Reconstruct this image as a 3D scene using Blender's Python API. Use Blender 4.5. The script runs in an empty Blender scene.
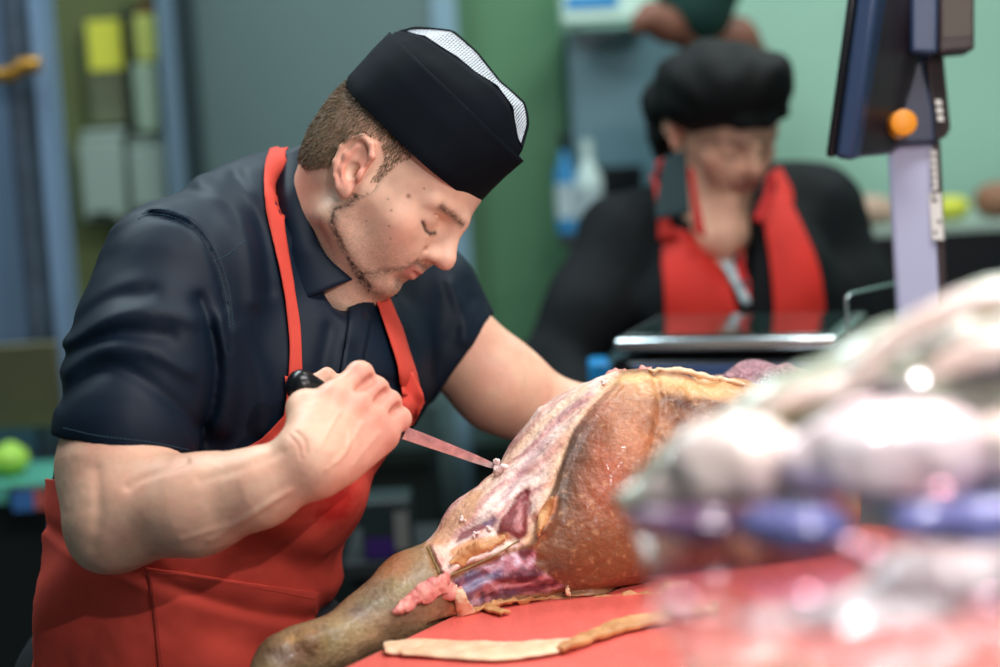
import bpy, bmesh, math, random
import numpy as np
from mathutils import Vector, Matrix
from mathutils.bvhtree import BVHTree
random.seed(7)
RNG = np.random.default_rng(11)
SC = bpy.context.scene
COL = SC.collection
# ------------------------------------------------------------------ camera
FPX = 2100.0
CAM = np.array([0.0, 0.0, 1.5])
RM = (Matrix.Rotation(math.radians(90 - 7.35), 3, 'X') @ Matrix.Rotation(math.radians(-3.3), 3, 'Z'))
AX = np.array(RM.col[0]); AU = np.array(RM.col[1]); AD = -np.array(RM.col[2])
cam_d = bpy.data.cameras.new('camera'); cam = bpy.data.objects.new('camera', cam_d); COL.objects.link(cam)
cam.matrix_world = Matrix.Translation(CAM) @ RM.to_4x4()
cam_d.sensor_width = 36.0; cam_d.lens = FPX * 36.0 / 1000.0
cam_d.clip_start = 0.05
cam_d.dof.use_dof = True; cam_d.dof.focus_distance = 2.03; cam_d.dof.aperture_fstop = 2.2
cam_d.dof.aperture_blades = 0
SC.camera = cam
VS = SC.view_settings
SC.display_settings.display_device = 'sRGB'
VS.view_transform = 'Standard'; VS.look = 'None'; VS.gamma = 1.0; VS.use_curve_mapping = False
VS.exposure = 0.0

# a = metric frame turned like the lens axis: x right, y away, z up (metres from the camera)
def C(px, py, d):
    return np.array([(px - 500.0) / FPX * d, d, (333.5 - py) / FPX * d])
def to_world(v):
    v = np.atleast_2d(np.asarray(v, float))
    return CAM + v[:, :1] * AX + v[:, 1:2] * AD + v[:, 2:3] * AU
def from_world(p):
    q = np.atleast_2d(np.asarray(p, float)) - CAM
    return np.stack([q @ AX, q @ AD, q @ AU], 1)
def W(px, py, d):
    return to_world(C(px, py, d))[0]
def dirw(px, py):
    return (W(px, py, 1.0) - CAM)
def at_z(px, py, z):
    r = dirw(px, py); return CAM + r * ((z - CAM[2]) / r[2])
def at_y(px, py, y):
    r = dirw(px, py); return CAM + r * ((y - CAM[1]) / r[1])
def proj(v):      # metric frame -> px,py
    v = np.atleast_2d(v)
    return 500 + v[:, 0] / v[:, 1] * FPX, 333.5 - v[:, 2] / v[:, 1] * FPX

# ------------------------------------------------------------------ noise
_T = RNG.random((32, 32, 32)).astype(np.float32) * 2 - 1
def vnoise(X, Y, Z):
    X, Y, Z = np.broadcast_arrays(X, Y, Z)
    xi = np.floor(X).astype(int); yi = np.floor(Y).astype(int); zi = np.floor(Z).astype(int)
    xf = X - xi; yf = Y - yi; zf = Z - zi
    xf = xf * xf * (3 - 2 * xf); yf = yf * yf * (3 - 2 * yf); zf = zf * zf * (3 - 2 * zf)
    r = 0
    for a in (0, 1):
        for b in (0, 1):
            for c in (0, 1):
                w = (xf if a else 1 - xf) * (yf if b else 1 - yf) * (zf if c else 1 - zf)
                r = r + w * _T[(xi + a) & 31, (yi + b) & 31, (zi + c) & 31]
    return r
def fbm(v, scale, oct=3, seed=0):
    v = np.atleast_2d(v) * scale + seed * 7.31
    r = 0; a = 1.0
    for i in range(oct):
        r = r + a * vnoise(v[:, 0] * 2 ** i, v[:, 1] * 2 ** i + 3.7 * i, v[:, 2] * 2 ** i); a *= 0.5
    return r

# ------------------------------------------------------------------ implicit surfaces
def smin(a, b, k):
    h = np.maximum(k - np.abs(a - b), 0) / k
    return np.minimum(a, b) - h * h * k * 0.25
class Vol:
    """prims are mixed smoothly on a regular grid and meshed with surface nets."""
    def __init__(s, lo, hi, h):
        s.lo = np.array(lo, float); s.h = h
        n = np.ceil((np.array(hi) - s.lo) / h).astype(int) + 1
        s.ax = [s.lo[i] + h * np.arange(n[i]) for i in range(3)]
        s.D = np.full(tuple(n), 0.05, np.float32)
    def sub(s, lo, hi):
        sl = []
        for i in range(3):
            a = int(np.clip(np.floor((lo[i] - s.lo[i]) / s.h), 0, len(s.ax[i])))
            b = int(np.clip(np.ceil((hi[i] - s.lo[i]) / s.h) + 1, 0, len(s.ax[i])))
            sl.append(slice(a, b))
        g = (s.ax[0][sl[0]][:, None, None], s.ax[1][sl[1]][None, :, None], s.ax[2][sl[2]][None, None, :])
        return tuple(sl), g
    def put(s, fn, lo, hi, k, op='add', m=0.012):
        lo = np.array(lo) - m - k; hi = np.array(hi) + m + k
        sl, g = s.sub(lo, hi)
        if any(x.start >= x.stop for x in sl): return
        d = fn(*g).astype(np.float32)
        cur = s.D[sl]
        if op == 'add': s.D[sl] = smin(cur, d, k)
        elif op == 'cut': s.D[sl] = -smin(-cur, d, k)
    def cone(s, a, b, ra, rb=None, k=0.01, op='add', flat=None):
        rb = ra if rb is None else rb
        a = np.array(a, float); b = np.array(b, float); ab = b - a; L2 = ab @ ab + 1e-12; R = max(ra, rb)
        def fn(X, Y, Z):
            t = ((X - a[0]) * ab[0] + (Y - a[1]) * ab[1] + (Z - a[2]) * ab[2]) / L2
            t = np.clip(t, 0, 1)
            dx = X - a[0] - t * ab[0]; dy = Y - a[1] - t * ab[1]; dz = Z - a[2] - t * ab[2]
            if flat is not None:
                n, f = flat
                c = dx * n[0] + dy * n[1] + dz * n[2]
                q = dx * dx + dy * dy + dz * dz + c * c * (1 / (f * f) - 1)
                r = np.sqrt(np.maximum(q, 0)); return (r - (ra + (rb - ra) * t)) * min(1, f ** .5)
            return np.sqrt(dx * dx + dy * dy + dz * dz) - (ra + (rb - ra) * t)
        s.put(fn, np.minimum(a, b) - R, np.maximum(a, b) + R, k, op)
    def path(s, pts, rs, k=0.01, op='add', flat=None):
        for i in range(len(pts) - 1): s.cone(pts[i], pts[i + 1], rs[i], rs[i + 1], k, op, flat)
    def ell(s, c, r, k=0.01, rot=None, op='add'):
        c = np.array(c, float); r = np.array(r, float); Rm = np.eye(3) if rot is None else np.array(rot, float)  # rows: local axes
        def fn(X, Y, Z):
            dx = X - c[0]; dy = Y - c[1]; dz = Z - c[2]
            k0 = 0; k1 = 0
            for i in range(3):
                p = dx * Rm[i][0] + dy * Rm[i][1] + dz * Rm[i][2]
                k0 = k0 + (p / r[i]) ** 2; k1 = k1 + (p / r[i] ** 2) ** 2
            k0 = np.sqrt(k0); k1 = np.sqrt(k1) + 1e-9
            return k0 * (k0 - 1) / k1
        R = max(r) if rot is not None else r
        s.put(fn, c - R, c + R, k, op)
    def box(s, c, r, rad, k=0.005, rot=None, op='add'):
        c = np.array(c, float); r = np.array(r, float) - rad; Rm = np.eye(3) if rot is None else np.array(rot, float)
        def fn(X, Y, Z):
            dx = X - c[0]; dy = Y - c[1]; dz = Z - c[2]; q = 0; mx = None
            for i in range(3):
                p = np.abs(dx * Rm[i][0] + dy * Rm[i][1] + dz * Rm[i][2]) - r[i]
                q = q + np.maximum(p, 0) ** 2; mx = p if mx is None else np.maximum(mx, p)
            return np.sqrt(q) + np.minimum(mx, 0) - rad
        R = np.linalg.norm(r) + rad
        s.put(fn, c - R, c + R, k, op)
    def mesh(s):
        D = s.D; h = s.h; S = D < 0
        n0, n1, n2 = D.shape
        cnt = np.zeros((n0 - 1, n1 - 1, n2 - 1), np.int8)
        off = [(i, j, k) for i in (0, 1) for j in (0, 1) for k in (0, 1)]
        for (i, j, k) in off: cnt += S[i:n0 - 1 + i, j:n1 - 1 + j, k:n2 - 1 + k]
        act = (cnt > 0) & (cnt < 8)
        idx = np.argwhere(act)
        vid = np.full(act.shape, -1, np.int32); vid[act] = np.arange(len(idx))
        acc = np.zeros((len(idx), 3)); num = np.zeros(len(idx))
        I, J, K = idx.T
        for (i, j, k) in off:
            for a in range(3):
                o = [i, j, k]
                if o[a]: continue
                o2 = list(o); o2[a] = 1
                d0 = D[I + o[0], J + o[1], K + o[2]]; d1 = D[I + o2[0], J + o2[1], K + o2[2]]
                cr = (d0 < 0) != (d1 < 0)
                t = np.where(cr, d0 / np.where(np.abs(d0 - d1) < 1e-9, 1, d0 - d1), 0)
                p = np.tile(np.array(o, float), (len(idx), 1)); p[:, a] += t
                acc[cr] += p[cr]; num[cr] += 1
        V = s.lo + h * (idx + acc / num[:, None])
        quads = []
        for a in range(3):
            b, c = (a + 1) % 3, (a + 2) % 3
            s0 = [slice(None)] * 3; s1 = [slice(None)] * 3
            s0[a] = slice(0, -1); s1[a] = slice(1, None)
            for q in (b, c): s0[q] = slice(1, -1); s1[q] = slice(1, -1)
            A = S[tuple(s0)]; B = S[tuple(s1)]
            for (m, flip) in ((A & ~B, False), (~A & B, True)):
                e = np.argwhere(m)
                if len(e) == 0: continue
                e[:, b] += 1; e[:, c] += 1
                e0 = e.copy(); e1 = e.copy(); e1[:, b] -= 1; e2 = e1.copy(); e2[:, c] -= 1; e3 = e.copy(); e3[:, c] -= 1
                f = np.stack([vid[tuple(x.T)] for x in (e0, e1, e2, e3)], 1)
                quads.append(f if not flip else f[:, ::-1])
        F = np.concatenate(quads)
        return V, F
def relax(V, F, it=1, lam=0.5):
    for _ in range(it):
        acc = np.zeros_like(V); n = np.zeros(len(V))
        for a in range(4):
            b = (a + 1) % 4
            np.add.at(acc, F[:, a], V[F[:, b]]); np.add.at(n, F[:, a], 1)
        V = V + lam * (acc / np.maximum(n, 1)[:, None] - V)
    return V
def vnormals(V, F):
    fn = np.cross(V[F[:, 2]] - V[F[:, 0]], V[F[:, 3]] - V[F[:, 1]])
    N = np.zeros_like(V)
    for a in range(4): np.add.at(N, F[:, a], fn)
    return N / (np.linalg.norm(N, axis=1)[:, None] + 1e-12)
def bvh_of(Vw, F): return BVHTree.FromPolygons([tuple(v) for v in Vw.tolist()], F.tolist())

# ------------------------------------------------------------------ objects
def tag(o, label=None, cat=None, group=None, kind=None):
    if label: o['label'] = label
    if cat: o['category'] = cat
    if group: o['group'] = group
    if kind: o['kind'] = kind
    return o
def empty(name, loc, label=None, cat=None, group=None):
    o = bpy.data.objects.new(name, None); COL.objects.link(o); o.location = loc
    o['origin'] = 0; del o['origin']
    o.empty_display_size = 0.05
    return tag(o, label, cat, group)
def wloc(o):
    p = np.zeros(3)
    while o is not None: p += np.array(o.location); o = o.parent
    return p
def mk(name, V, F, m, parent=None, col=None, smooth=True, base=None, label=None, cat=None, group=None, kind=None):
    """V in world coordinates"""
    V = np.asarray(V, float)
    if base is None: base = np.array([V[:, 0].mean(), V[:, 1].mean(), V[:, 2].min()]) if parent is None else wloc(parent)
    base = np.array(base, float)
    me = bpy.data.meshes.new(name)
    F = F.tolist() if isinstance(F, np.ndarray) else F
    me.from_pydata((V - base).tolist(), [], F)
    if smooth: me.polygons.foreach_set('use_smooth', [True] * len(me.polygons))
    if col is not None:
        a = me.color_attributes.new('Col', 'FLOAT_COLOR', 'POINT')
        c = np.ones((len(V), 4), np.float32); c[:, :3] = np.clip(col, 0, 1)
        a.data.foreach_set('color', c.ravel())
    me.update()
    o = bpy.data.objects.new(name, me); COL.objects.link(o)
    if m is not None: me.materials.append(m)
    if parent is not None:
        o.parent = parent; o.location = base - wloc(parent)
    else: o.location = base
    return tag(o, label, cat, group, kind)
def solidify(o, t, off=-1.0):
    md = o.modifiers.new('thickness', 'SOLIDIFY'); md.thickness = t; md.offset = off; return o
def bevel(o, w, seg=2):
    md = o.modifiers.new('edges', 'BEVEL'); md.width = w; md.segments = seg; md.limit_method = 'ANGLE'; md.angle_limit = 0.6; return o
def autosmooth(o):
    me = o.data
    me.polygons.foreach_set('use_smooth', [True] * len(me.polygons))
    try: me.set_sharp_from_angle(angle=0.7)
    except Exception: pass
    return o
class MB:
    def __init__(s): s.V = []; s.F = []
    def raw(s, V, F):
        n = len(s.V); s.V += [tuple(v) for v in np.asarray(V, float).tolist()]; s.F += [tuple(int(i) + n for i in f) for f in F]
    def box(s, c, r, R=None):
        R = np.eye(3) if R is None else R      # columns: axes
        c = np.array(c, float)
        P = [c + R @ (np.array([x, y, z]) * r) for x in (-1, 1) for y in (-1, 1) for z in (-1, 1)]
        s.raw(P, [(0, 1, 3, 2), (4, 6, 7, 5), (0, 4, 5, 1), (2, 3, 7, 6), (0, 2, 6, 4), (1, 5, 7, 3)])
    def tube(s, pts, rs, n=12, cap=True, prof=None):
        pts = [np.array(p, float) for p in pts]
        rs = rs if hasattr(rs, '__len__') else [rs] * len(pts)
        V = []; F = []; up = None
        for i, p in enumerate(pts):
            t = pts[min(i + 1, len(pts) - 1)] - pts[max(i - 1, 0)]; t = t / (np.linalg.norm(t) + 1e-12)
            if up is None:
                up = np.array([0, 0, 1.0]) if abs(t[2]) < .9 else np.array([1.0, 0, 0])
            a = np.cross(t, up); a /= np.linalg.norm(a); up = np.cross(a, t)
            for j in range(n):
                th = 2 * math.pi * j / n
                V.append(p + rs[i] * (math.cos(th) * a + math.sin(th) * up))
        for i in range(len(pts) - 1):
            for j in range(n):
                F.append((i * n + j, i * n + (j + 1) % n, (i + 1) * n + (j + 1) % n, (i + 1) * n + j))
        if cap: F.append(tuple(range(n))[::-1]); F.append(tuple((len(pts) - 1) * n + j for j in range(n)))
        s.raw(V, F)
    def prism(s, poly, o, a, b, n, t):
        """poly (u,v) in plane o + u a + v b, extruded along n by t"""
        o, a, b, n = (np.array(x, float) for x in (o, a, b, n)); k = len(poly)
        V = [o + u * a + v * b for u, v in poly] + [o + u * a + v * b + n * t for u, v in poly]
        F = [tuple(range(k))[::-1], tuple(range(k, 2 * k))] + [(i, (i + 1) % k, (i + 1) % k + k, i + k) for i in range(k)]
        s.raw(V, F)
    def grid(s, G):
        G = np.asarray(G, float); a, b = G.shape[:2]
        s.raw(G.reshape(-1, 3), [(i * b + j, i * b + j + 1, (i + 1) * b + j + 1, (i + 1) * b + j) for i in range(a - 1) for j in range(b - 1)])
    def build(s, name, m, parent=None, smooth=False, bev=0, **kw):
        o = mk(name, np.array(s.V), s.F, m, parent, smooth=smooth, **kw)
        if bev: bevel(o, bev)
        if bev or smooth: autosmooth(o)
        return o
def pline(P, n):
    """resample polyline to n points"""
    P = np.asarray(P, float); d = np.r_[0, np.cumsum(np.linalg.norm(np.diff(P, axis=0), axis=1))]
    t = np.linspace(0, d[-1], n)
    return np.stack([np.interp(t, d, P[:, i]) for i in range(P.shape[1])], 1)
def smoothline(P, n):
    """catmull rom through points"""
    P = np.asarray(P, float); Q = np.vstack([2 * P[0] - P[1], P, 2 * P[-1] - P[-2]]); out = []
    m = len(P) - 1
    for t in np.linspace(0, m - 1e-6, n):
        i = int(t); f = t - i; a, b, c, d = Q[i], Q[i + 1], Q[i + 2], Q[i + 3]
        out.append(0.5 * (2 * b + (c - a) * f + (2 * a - 5 * b + 4 * c - d) * f * f + (3 * b - a - 3 * c + d) * f ** 3))
    return np.array(out)
def cast(bvh, px, py, off=0.0, dflt=2.1):
    d = dirw(px, py); d = d / np.linalg.norm(d)
    h = bvh.ray_cast(Vector(CAM), Vector(d), 6.0)
    if h[0] is None: return None, None
    n = np.array(h[1]); n = n if n @ d < 0 else -n
    return np.array(h[0]) + n * off, n
def drape(bvh, L, R, nu, nv, off, lift=None):
    """ruled sheet between two pixel polylines laid on a surface; returns grid of world points"""
    L = smoothline(L, nv) if len(L) > 2 else pline(L, nv); R = smoothline(R, nv) if len(R) > 2 else pline(R, nv)
    G = np.zeros((nv, nu, 3)); ok = np.zeros((nv, nu), bool)
    for i in range(nv):
        for j in range(nu):
            t = j / (nu - 1); p = L[i] * (1 - t) + R[i] * t
            q, n = cast(bvh, p[0], p[1], off if lift is None else off + lift(t, i / (nv - 1)))
            if q is not None: G[i, j] = q; ok[i, j] = True
    if not ok.all():
        dep = np.where(ok, (G - CAM) @ AD, np.nan)
        for i in range(nv):
            for j in range(nu):
                if not ok[i, j]:
                    js = np.where(ok[i])[0]
                    d = dep[i, js[np.argmin(abs(js - j))]] if len(js) else np.nanmean(dep)
                    t = j / (nu - 1); p = L[i] * (1 - t) + R[i] * t
                    G[i, j] = W(p[0], p[1], d); 
    # smooth depth a little
    for _ in range(2):
        H = G.copy(); H[1:-1, 1:-1] = 0.5 * G[1:-1, 1:-1] + 0.125 * (G[:-2, 1:-1] + G[2:, 1:-1] + G[1:-1, :-2] + G[1:-1, 2:]); G = H
    return G
def sheet(name, G, m, parent, t=0.002, sub=False, **kw):
    b = MB(); b.grid(G); o = b.build(name, m, parent, smooth=True, **kw)
    me = o.data
    n = np.array(me.polygons[len(me.polygons) // 2].normal); c = np.array(me.polygons[len(me.polygons) // 2].center) + wloc(o) - CAM
    solidify(o, t, 1.0 if n @ c < 0 else -1.0)
    return o

# ------------------------------------------------------------------ materials
def srgb(r, g, b):
    f = lambda c: (c / 255 / 12.92) if c / 255 <= 0.04045 else ((c / 255 + 0.055) / 1.055) ** 2.4
    return (f(r), f(g), f(b))
def mat(name, col=(.5, .5, .5), rough=.5, metal=0.0, attr=False, sss=0.0, sssr=(1, .35, .2), sscale=.004, coat=0.0, spec=.5,
        noise=0.0, nscale=30.0, bump=0.0, bscale=200.0, bdist=.001, emit=None, estr=0.0, trans=0.0, ior=1.45, sheen=0.0, weave=None,
        stretch=None, alpha=1.0, rnoise=0.0, col2=None, bdet=3.0):
    m = bpy.data.materials.new(name); m.use_nodes = True; nt = m.node_tree; N = nt.nodes; L = nt.links
    b = N['Principled BSDF']
    b.inputs['Base Color'].default_value = (*col, 1); b.inputs['Roughness'].default_value = rough
    b.inputs['Metallic'].default_value = metal; b.inputs['Specular IOR Level'].default_value = spec
    b.inputs['IOR'].default_value = ior
    b.inputs['Coat Weight'].default_value = coat; b.inputs['Coat Roughness'].default_value = .12
    b.inputs['Transmission Weight'].default_value = trans; b.inputs['Alpha'].default_value = alpha
    if sheen: b.inputs['Sheen Weight'].default_value = sheen; b.inputs['Sheen Roughness'].default_value = .4
    if sss:
        b.inputs['Subsurface Weight'].default_value = sss; b.inputs['Subsurface Radius'].default_value = sssr
        b.inputs['Subsurface Scale'].default_value = sscale
    if emit: b.inputs['Emission Color'].default_value = (*emit, 1); b.inputs['Emission Strength'].default_value = estr
    tc = N.new('ShaderNodeTexCoord'); vec = tc.outputs['Object']
    if stretch:
        mp = N.new('ShaderNodeMapping'); mp.inputs['Scale'].default_value = stretch; L.new(vec, mp.inputs['Vector']); vec = mp.outputs[0]
    src = None
    if attr:
        a = N.new('ShaderNodeAttribute'); a.attribute_name = 'Col'; src = a.outputs['Color']
    if noise:
        t = N.new('ShaderNodeTexNoise'); t.inputs['Scale'].default_value = nscale; t.inputs['Detail'].default_value = 5
        t.inputs['Roughness'].default_value = .6; L.new(vec, t.inputs['Vector'])
        mr = N.new('ShaderNodeMapRange'); L.new(t.outputs['Fac'], mr.inputs['Value'])
        mr.inputs['From Min'].default_value = .3; mr.inputs['From Max'].default_value = .7
        mx = N.new('ShaderNodeMix'); mx.data_type = 'RGBA'
        if col2 is not None and not attr:
            mr.inputs['To Min'].default_value = 0; mr.inputs['To Max'].default_value = noise
            L.new(mr.outputs[0], mx.inputs[0]); mx.inputs[6].default_value = (*col, 1); mx.inputs[7].default_value = (*col2, 1)
            src = mx.outputs[2]
        else:
            mr.inputs['To Min'].default_value = 1 - noise; mr.inputs['To Max'].default_value = 1 + noise
            mx.blend_type = 'MULTIPLY'; mx.inputs[0].default_value = 1.0
            if src is not None: L.new(src, mx.inputs[6])
            else: mx.inputs[6].default_value = (*col, 1)
            L.new(mr.outputs[0], mx.inputs[7]); src = mx.outputs[2]
    if src is not None: L.new(src, b.inputs['Base Color'])
    if rnoise:
        t = N.new('ShaderNodeTexNoise'); t.inputs['Scale'].default_value = nscale * .7; L.new(vec, t.inputs['Vector'])
        mr = N.new('ShaderNodeMapRange'); L.new(t.outputs['Fac'], mr.inputs['Value'])
        mr.inputs['To Min'].default_value = rough - rnoise; mr.inputs['To Max'].default_value = rough + rnoise
        L.new(mr.outputs[0], b.inputs['Roughness'])
    if bump or weave:
        bp = N.new('ShaderNodeBump'); bp.inputs['Distance'].default_value = bdist
        if weave:
            w = N.new('ShaderNodeTexVoronoi'); w.inputs['Scale'].default_value = weave; L.new(vec, w.inputs['Vector'])
            L.new(w.outputs['Distance'], bp.inputs['Height']); bp.inputs['Strength'].default_value = bump or .4
        else:
            t = N.new('ShaderNodeTexNoise'); t.inputs['Scale'].default_value = bscale; t.inputs['Detail'].default_value = bdet
            L.new(vec, t.inputs['Vector']); L.new(t.outputs['Fac'], bp.inputs['Height']); bp.inputs['Strength'].default_value = bump
        L.new(bp.outputs[0], b.inputs['Normal'])
    return m
def blend(col, w, c):
    w = np.clip(w, 0, 1)[:, None]; return col * (1 - w) + np.array(c) * w
def sstep(x, a, b):
    t = np.clip((x - a) / (b - a), 0, 1); return t * t * (3 - 2 * t)
def distpoly(x, y, P):
    """distance in the plane to an open polyline"""
    P = np.asarray(P, float); best = np.full(len(x), 1e9)
    for a, b in zip(P[:-1], P[1:]):
        ab = b - a; t = np.clip(((x - a[0]) * ab[0] + (y - a[1]) * ab[1]) / (ab @ ab + 1e-9), 0, 1)
        best = np.minimum(best, np.hypot(x - a[0] - t * ab[0], y - a[1] - t * ab[1]))
    return best
def inside(x, y, P):
    P = np.asarray(P, float); r = np.zeros(len(x), bool); n = len(P)
    for i in range(n):
        x1, y1 = P[i]; x2, y2 = P[(i + 1) % n]
        c = ((y1 > y) != (y2 > y)) & (x < (x2 - x1) * (y - y1) / (y2 - y1 + 1e-12) + x1); r ^= c
    return r
def sdpoly(x, y, P):
    P = np.asarray(P, float); d = distpoly(x, y, np.vstack([P, P[:1]])); return np.where(inside(x, y, P), -d, d)
# ================================================================== heads
def head_mesh(h, neck, female=False, ears=True):
    """head in its own frame: x forward, y to the side, z up, origin between the ear holes (metres)"""
    v = Vol((-.13, -.11, -.20), (.14, .11, .155), h)
    fw = 0.94 if female else 1.0
    v.ell((-.001, 0, .048), (.088, .076 * fw, .086), .02)
    v.ell((-.019, 0, .02), (.058, .066 * fw, .066), .03)
    v.ell((.040, 0, .052), (.052, .058, .050), .03)
    v.ell((.036, 0, -.005), (.055, .058 * fw, .068), .03)
    v.ell((.040, 0, -.052), (.046, .043 * fw, .034), .03)
    for s in (-1, 1):
        v.ell((.0605, s * .042, -.006), (.021, .019, .016), .022)
        v.cone((.012, s * .051 * fw, -.048 if female else -.057), (.072, s * .014, -.072), .014, .014, .02)
        v.cone((.022, s * .056 * fw, -.005), (.016, s * .050 * fw, -.045), .013, .012, .022)
        v.cone((.094, s * .006, .033), (.077, s * .044, .033), .0075 if female else .009, .006, .014)
        v.ell((.064, s * .032, -.026), (.022, .016, .020), .024)
        if female: v.cone((-.05, s * .05, -.02), (-.06, s * .05, .05), .02, .02, .03)
    v.ell((.081, 0, -.073), (.016, .017, .013), .016)
    v.ell((.073, 0, -.038), (.028, .033, .026), .018)
    for s in (-1, 1):
        v.ell((.0985, s * .032, .017), (.0155, .0165, .0105), .012, op='cut')
    # nose
    v.cone((.094, 0, .030), (.1125, 0, -.001), .0070, .0088, .012)
    v.cone((.084, 0, .016), (.098, 0, -.006), .010, .0125, .012)
    v.ell((.1140, 0, -.0075), (.0096, .0086, .0086), .009)
    for s in (-1, 1):
        v.ell((.1015, s * .0125, -.0110), (.0086, .0054, .0068), .006)
        v.ell((.087, s * .021, -.020), (.011, .010, .011), .012)
        v.ell((.080, s * .024, -.006), (.012, .010, .013), .014)
        v.ell((.106, s * .0068, -.0185), (.0062, .0034, .0042), .002, op='cut')
        v.cone((.095, s * .0215, -.010), (.088, s * .027, -.036), .0006, .0006, .008, op='cut')
    # lips
    v.path([(.092, -.022, -.0395), (.0978, -.006, -.0345), (.0988, 0, -.0352), (.0978, .006, -.0345), (.092, .022, -.0395)],
           [.0025, .0047, .0043, .0047, .0025], .004)
    v.path([(.091, -.020, -.0405), (.0965, 0, -.0462), (.091, .020, -.0405)], [.003, .0060, .003], .004)
    v.path([(.092, -.024, -.0400), (.1010, -.008, -.0398), (.1030, 0, -.0405), (.1010, .008, -.0398), (.092, .024, -.0400)],
           [.0008, .0011, .0011, .0011, .0008], .0025, op='cut')
    v.ell((.099, 0, -.0575), (.008, .018, .0045), .010, op='cut')
    # lowered upper lids over the eyeballs, with the slit below
    for s in (-1, 1):
        v.ell((.0765, s * .0315, .0150), (.0140, .0160, .0125), .006)
        arc = [(.0860, s * .0185, .0085), (.0905, s * .027, .0055), (.0895, s * .036, .0055), (.0810, s * .0455, .0098)]
        v.path(arc, [.0010] * 4, .0016, op='cut')
        v.path([(.0855, s * .018, .0045), (.0885, s * .029, .0000), (.0800, s * .045, .0045)], [.0028, .0036, .0025], .004)
        v.path([(.0880, s * .020, .0215), (.0890, s * .031, .0240), (.0800, s * .044, .0215)], [.0008] * 3, .003, op='cut')
    # ears
    if ears:
        for s in (-1, 1):
            eu = np.array([-.36, 0, .93]); lat = np.array([-.36 * .93, s * .93, -.36 * .36]); lat /= np.linalg.norm(lat)
            ef = np.cross(eu, lat); ef = ef if ef[0] > 0 else -ef
            c0 = np.array([-.006 if female else .005, s * .076, .003])
            E = lambda a, b, c: c0 + ef * a + eu * b + lat * c
            v.ell(E(-.004, .002, .0), (.016, .029, .0035), .006, rot=[ef, eu, lat])
            hel = [E(.012, .004, .0), E(.016, .018, .002), E(.010, .029, .003), E(-.002, .0335, .004), E(-.014, .029, .006), E(-.0205, .016, .008), E(-.0205, .000, .008), E(-.015, -.014, .006), E(-.007, -.024, .004)]
            v.path(hel, [.002, .0034, .0036, .0037, .0037, .0036, .0033, .003, .004], .003)
            v.path([E(-.006, .022, .003), E(-.012, .010, .005), E(-.012, -.004, .005), E(-.005, -.014, .004)], [.003, .0035, .0032, .003], .004)
            v.ell(E(-.001, -.024, .003), (.0085, .0095, .0042), .006, rot=[ef, eu, lat])
            v.ell(E(.0105, -.004, .003), (.0042, .0065, .0035), .004, rot=[ef, eu, lat])
            v.ell(E(.000, -.003, .004), (.0078, .0105, .0065), .003, rot=[ef, eu, lat], op='cut')
            v.ell(E(.003, .014, .005), (.007, .008, .0035), .003, rot=[ef, eu, lat], op='cut')
            v.ell(E(.000, -.004, .000), (.004, .005, .012), .002, rot=[ef, eu, lat], op='cut')
    for a, b, ra, rb, k in neck: v.cone(a, b, ra, rb, k)
    V, F = v.mesh(); V = relax(V, F, 1, .35)
    if not female:
        k = 1 - .13 * sstep(V[:, 0], -.03, .01); V[:, 2] = np.where(V[:, 2] < -.01, -.01 + (V[:, 2] + .01) * k, V[:, 2])
    return V, F

# --- frames
def frame_from(F0, U0, yaw, roll):
    F0 = np.array(F0, float); F0 /= np.linalg.norm(F0); U0 = np.array(U0, float); U0 -= F0 * (U0 @ F0); U0 /= np.linalg.norm(U0)
    N0 = np.cross(F0, U0); N0 = N0 if N0[1] < 0 else -N0
    y, r = math.radians(yaw), math.radians(roll)
    Fv = math.cos(y) * F0 + math.sin(y) * N0; N1 = math.cos(y) * N0 - math.sin(y) * F0
    U = math.cos(r) * U0 + math.sin(r) * N1; N = math.cos(r) * N1 - math.sin(r) * U0
    return np.stack([Fv, N, U])          # rows, in the metric frame
S2 = math.sqrt(.5)
HS = 0.978
HO = C(373, 183, 2.12)
HR = frame_from((.719, 0, -.695), (.695, 0, .719), 15, 5)
HRc = frame_from((S2, 0, -S2), (S2, 0, S2), 15, 5); HOc = C(368, 179, 2.12)
def K2W(p): return to_world(HOc + .893 * (np.atleast_2d(p) @ HRc))
def H2C(p): return HO + HS * (np.atleast_2d(p) @ HR)
def H2W(p): return to_world(H2C(p))
def C2H(c): return (np.atleast_2d(c) - HO) @ HR.T / HS

SKIN = np.array(srgb(231, 189, 163)); 
neck = []
n1 = C2H(C(306, 262, 2.19))[0]; n3 = C2H(C(330, 300, 2.14))[0]
neck = [((-.020, 0, -.01), n1, .051, .060, .03), ((.02, 0, -.055), n3, .036, .047, .03)]
hV, hF = head_mesh(.0013, neck)

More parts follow.
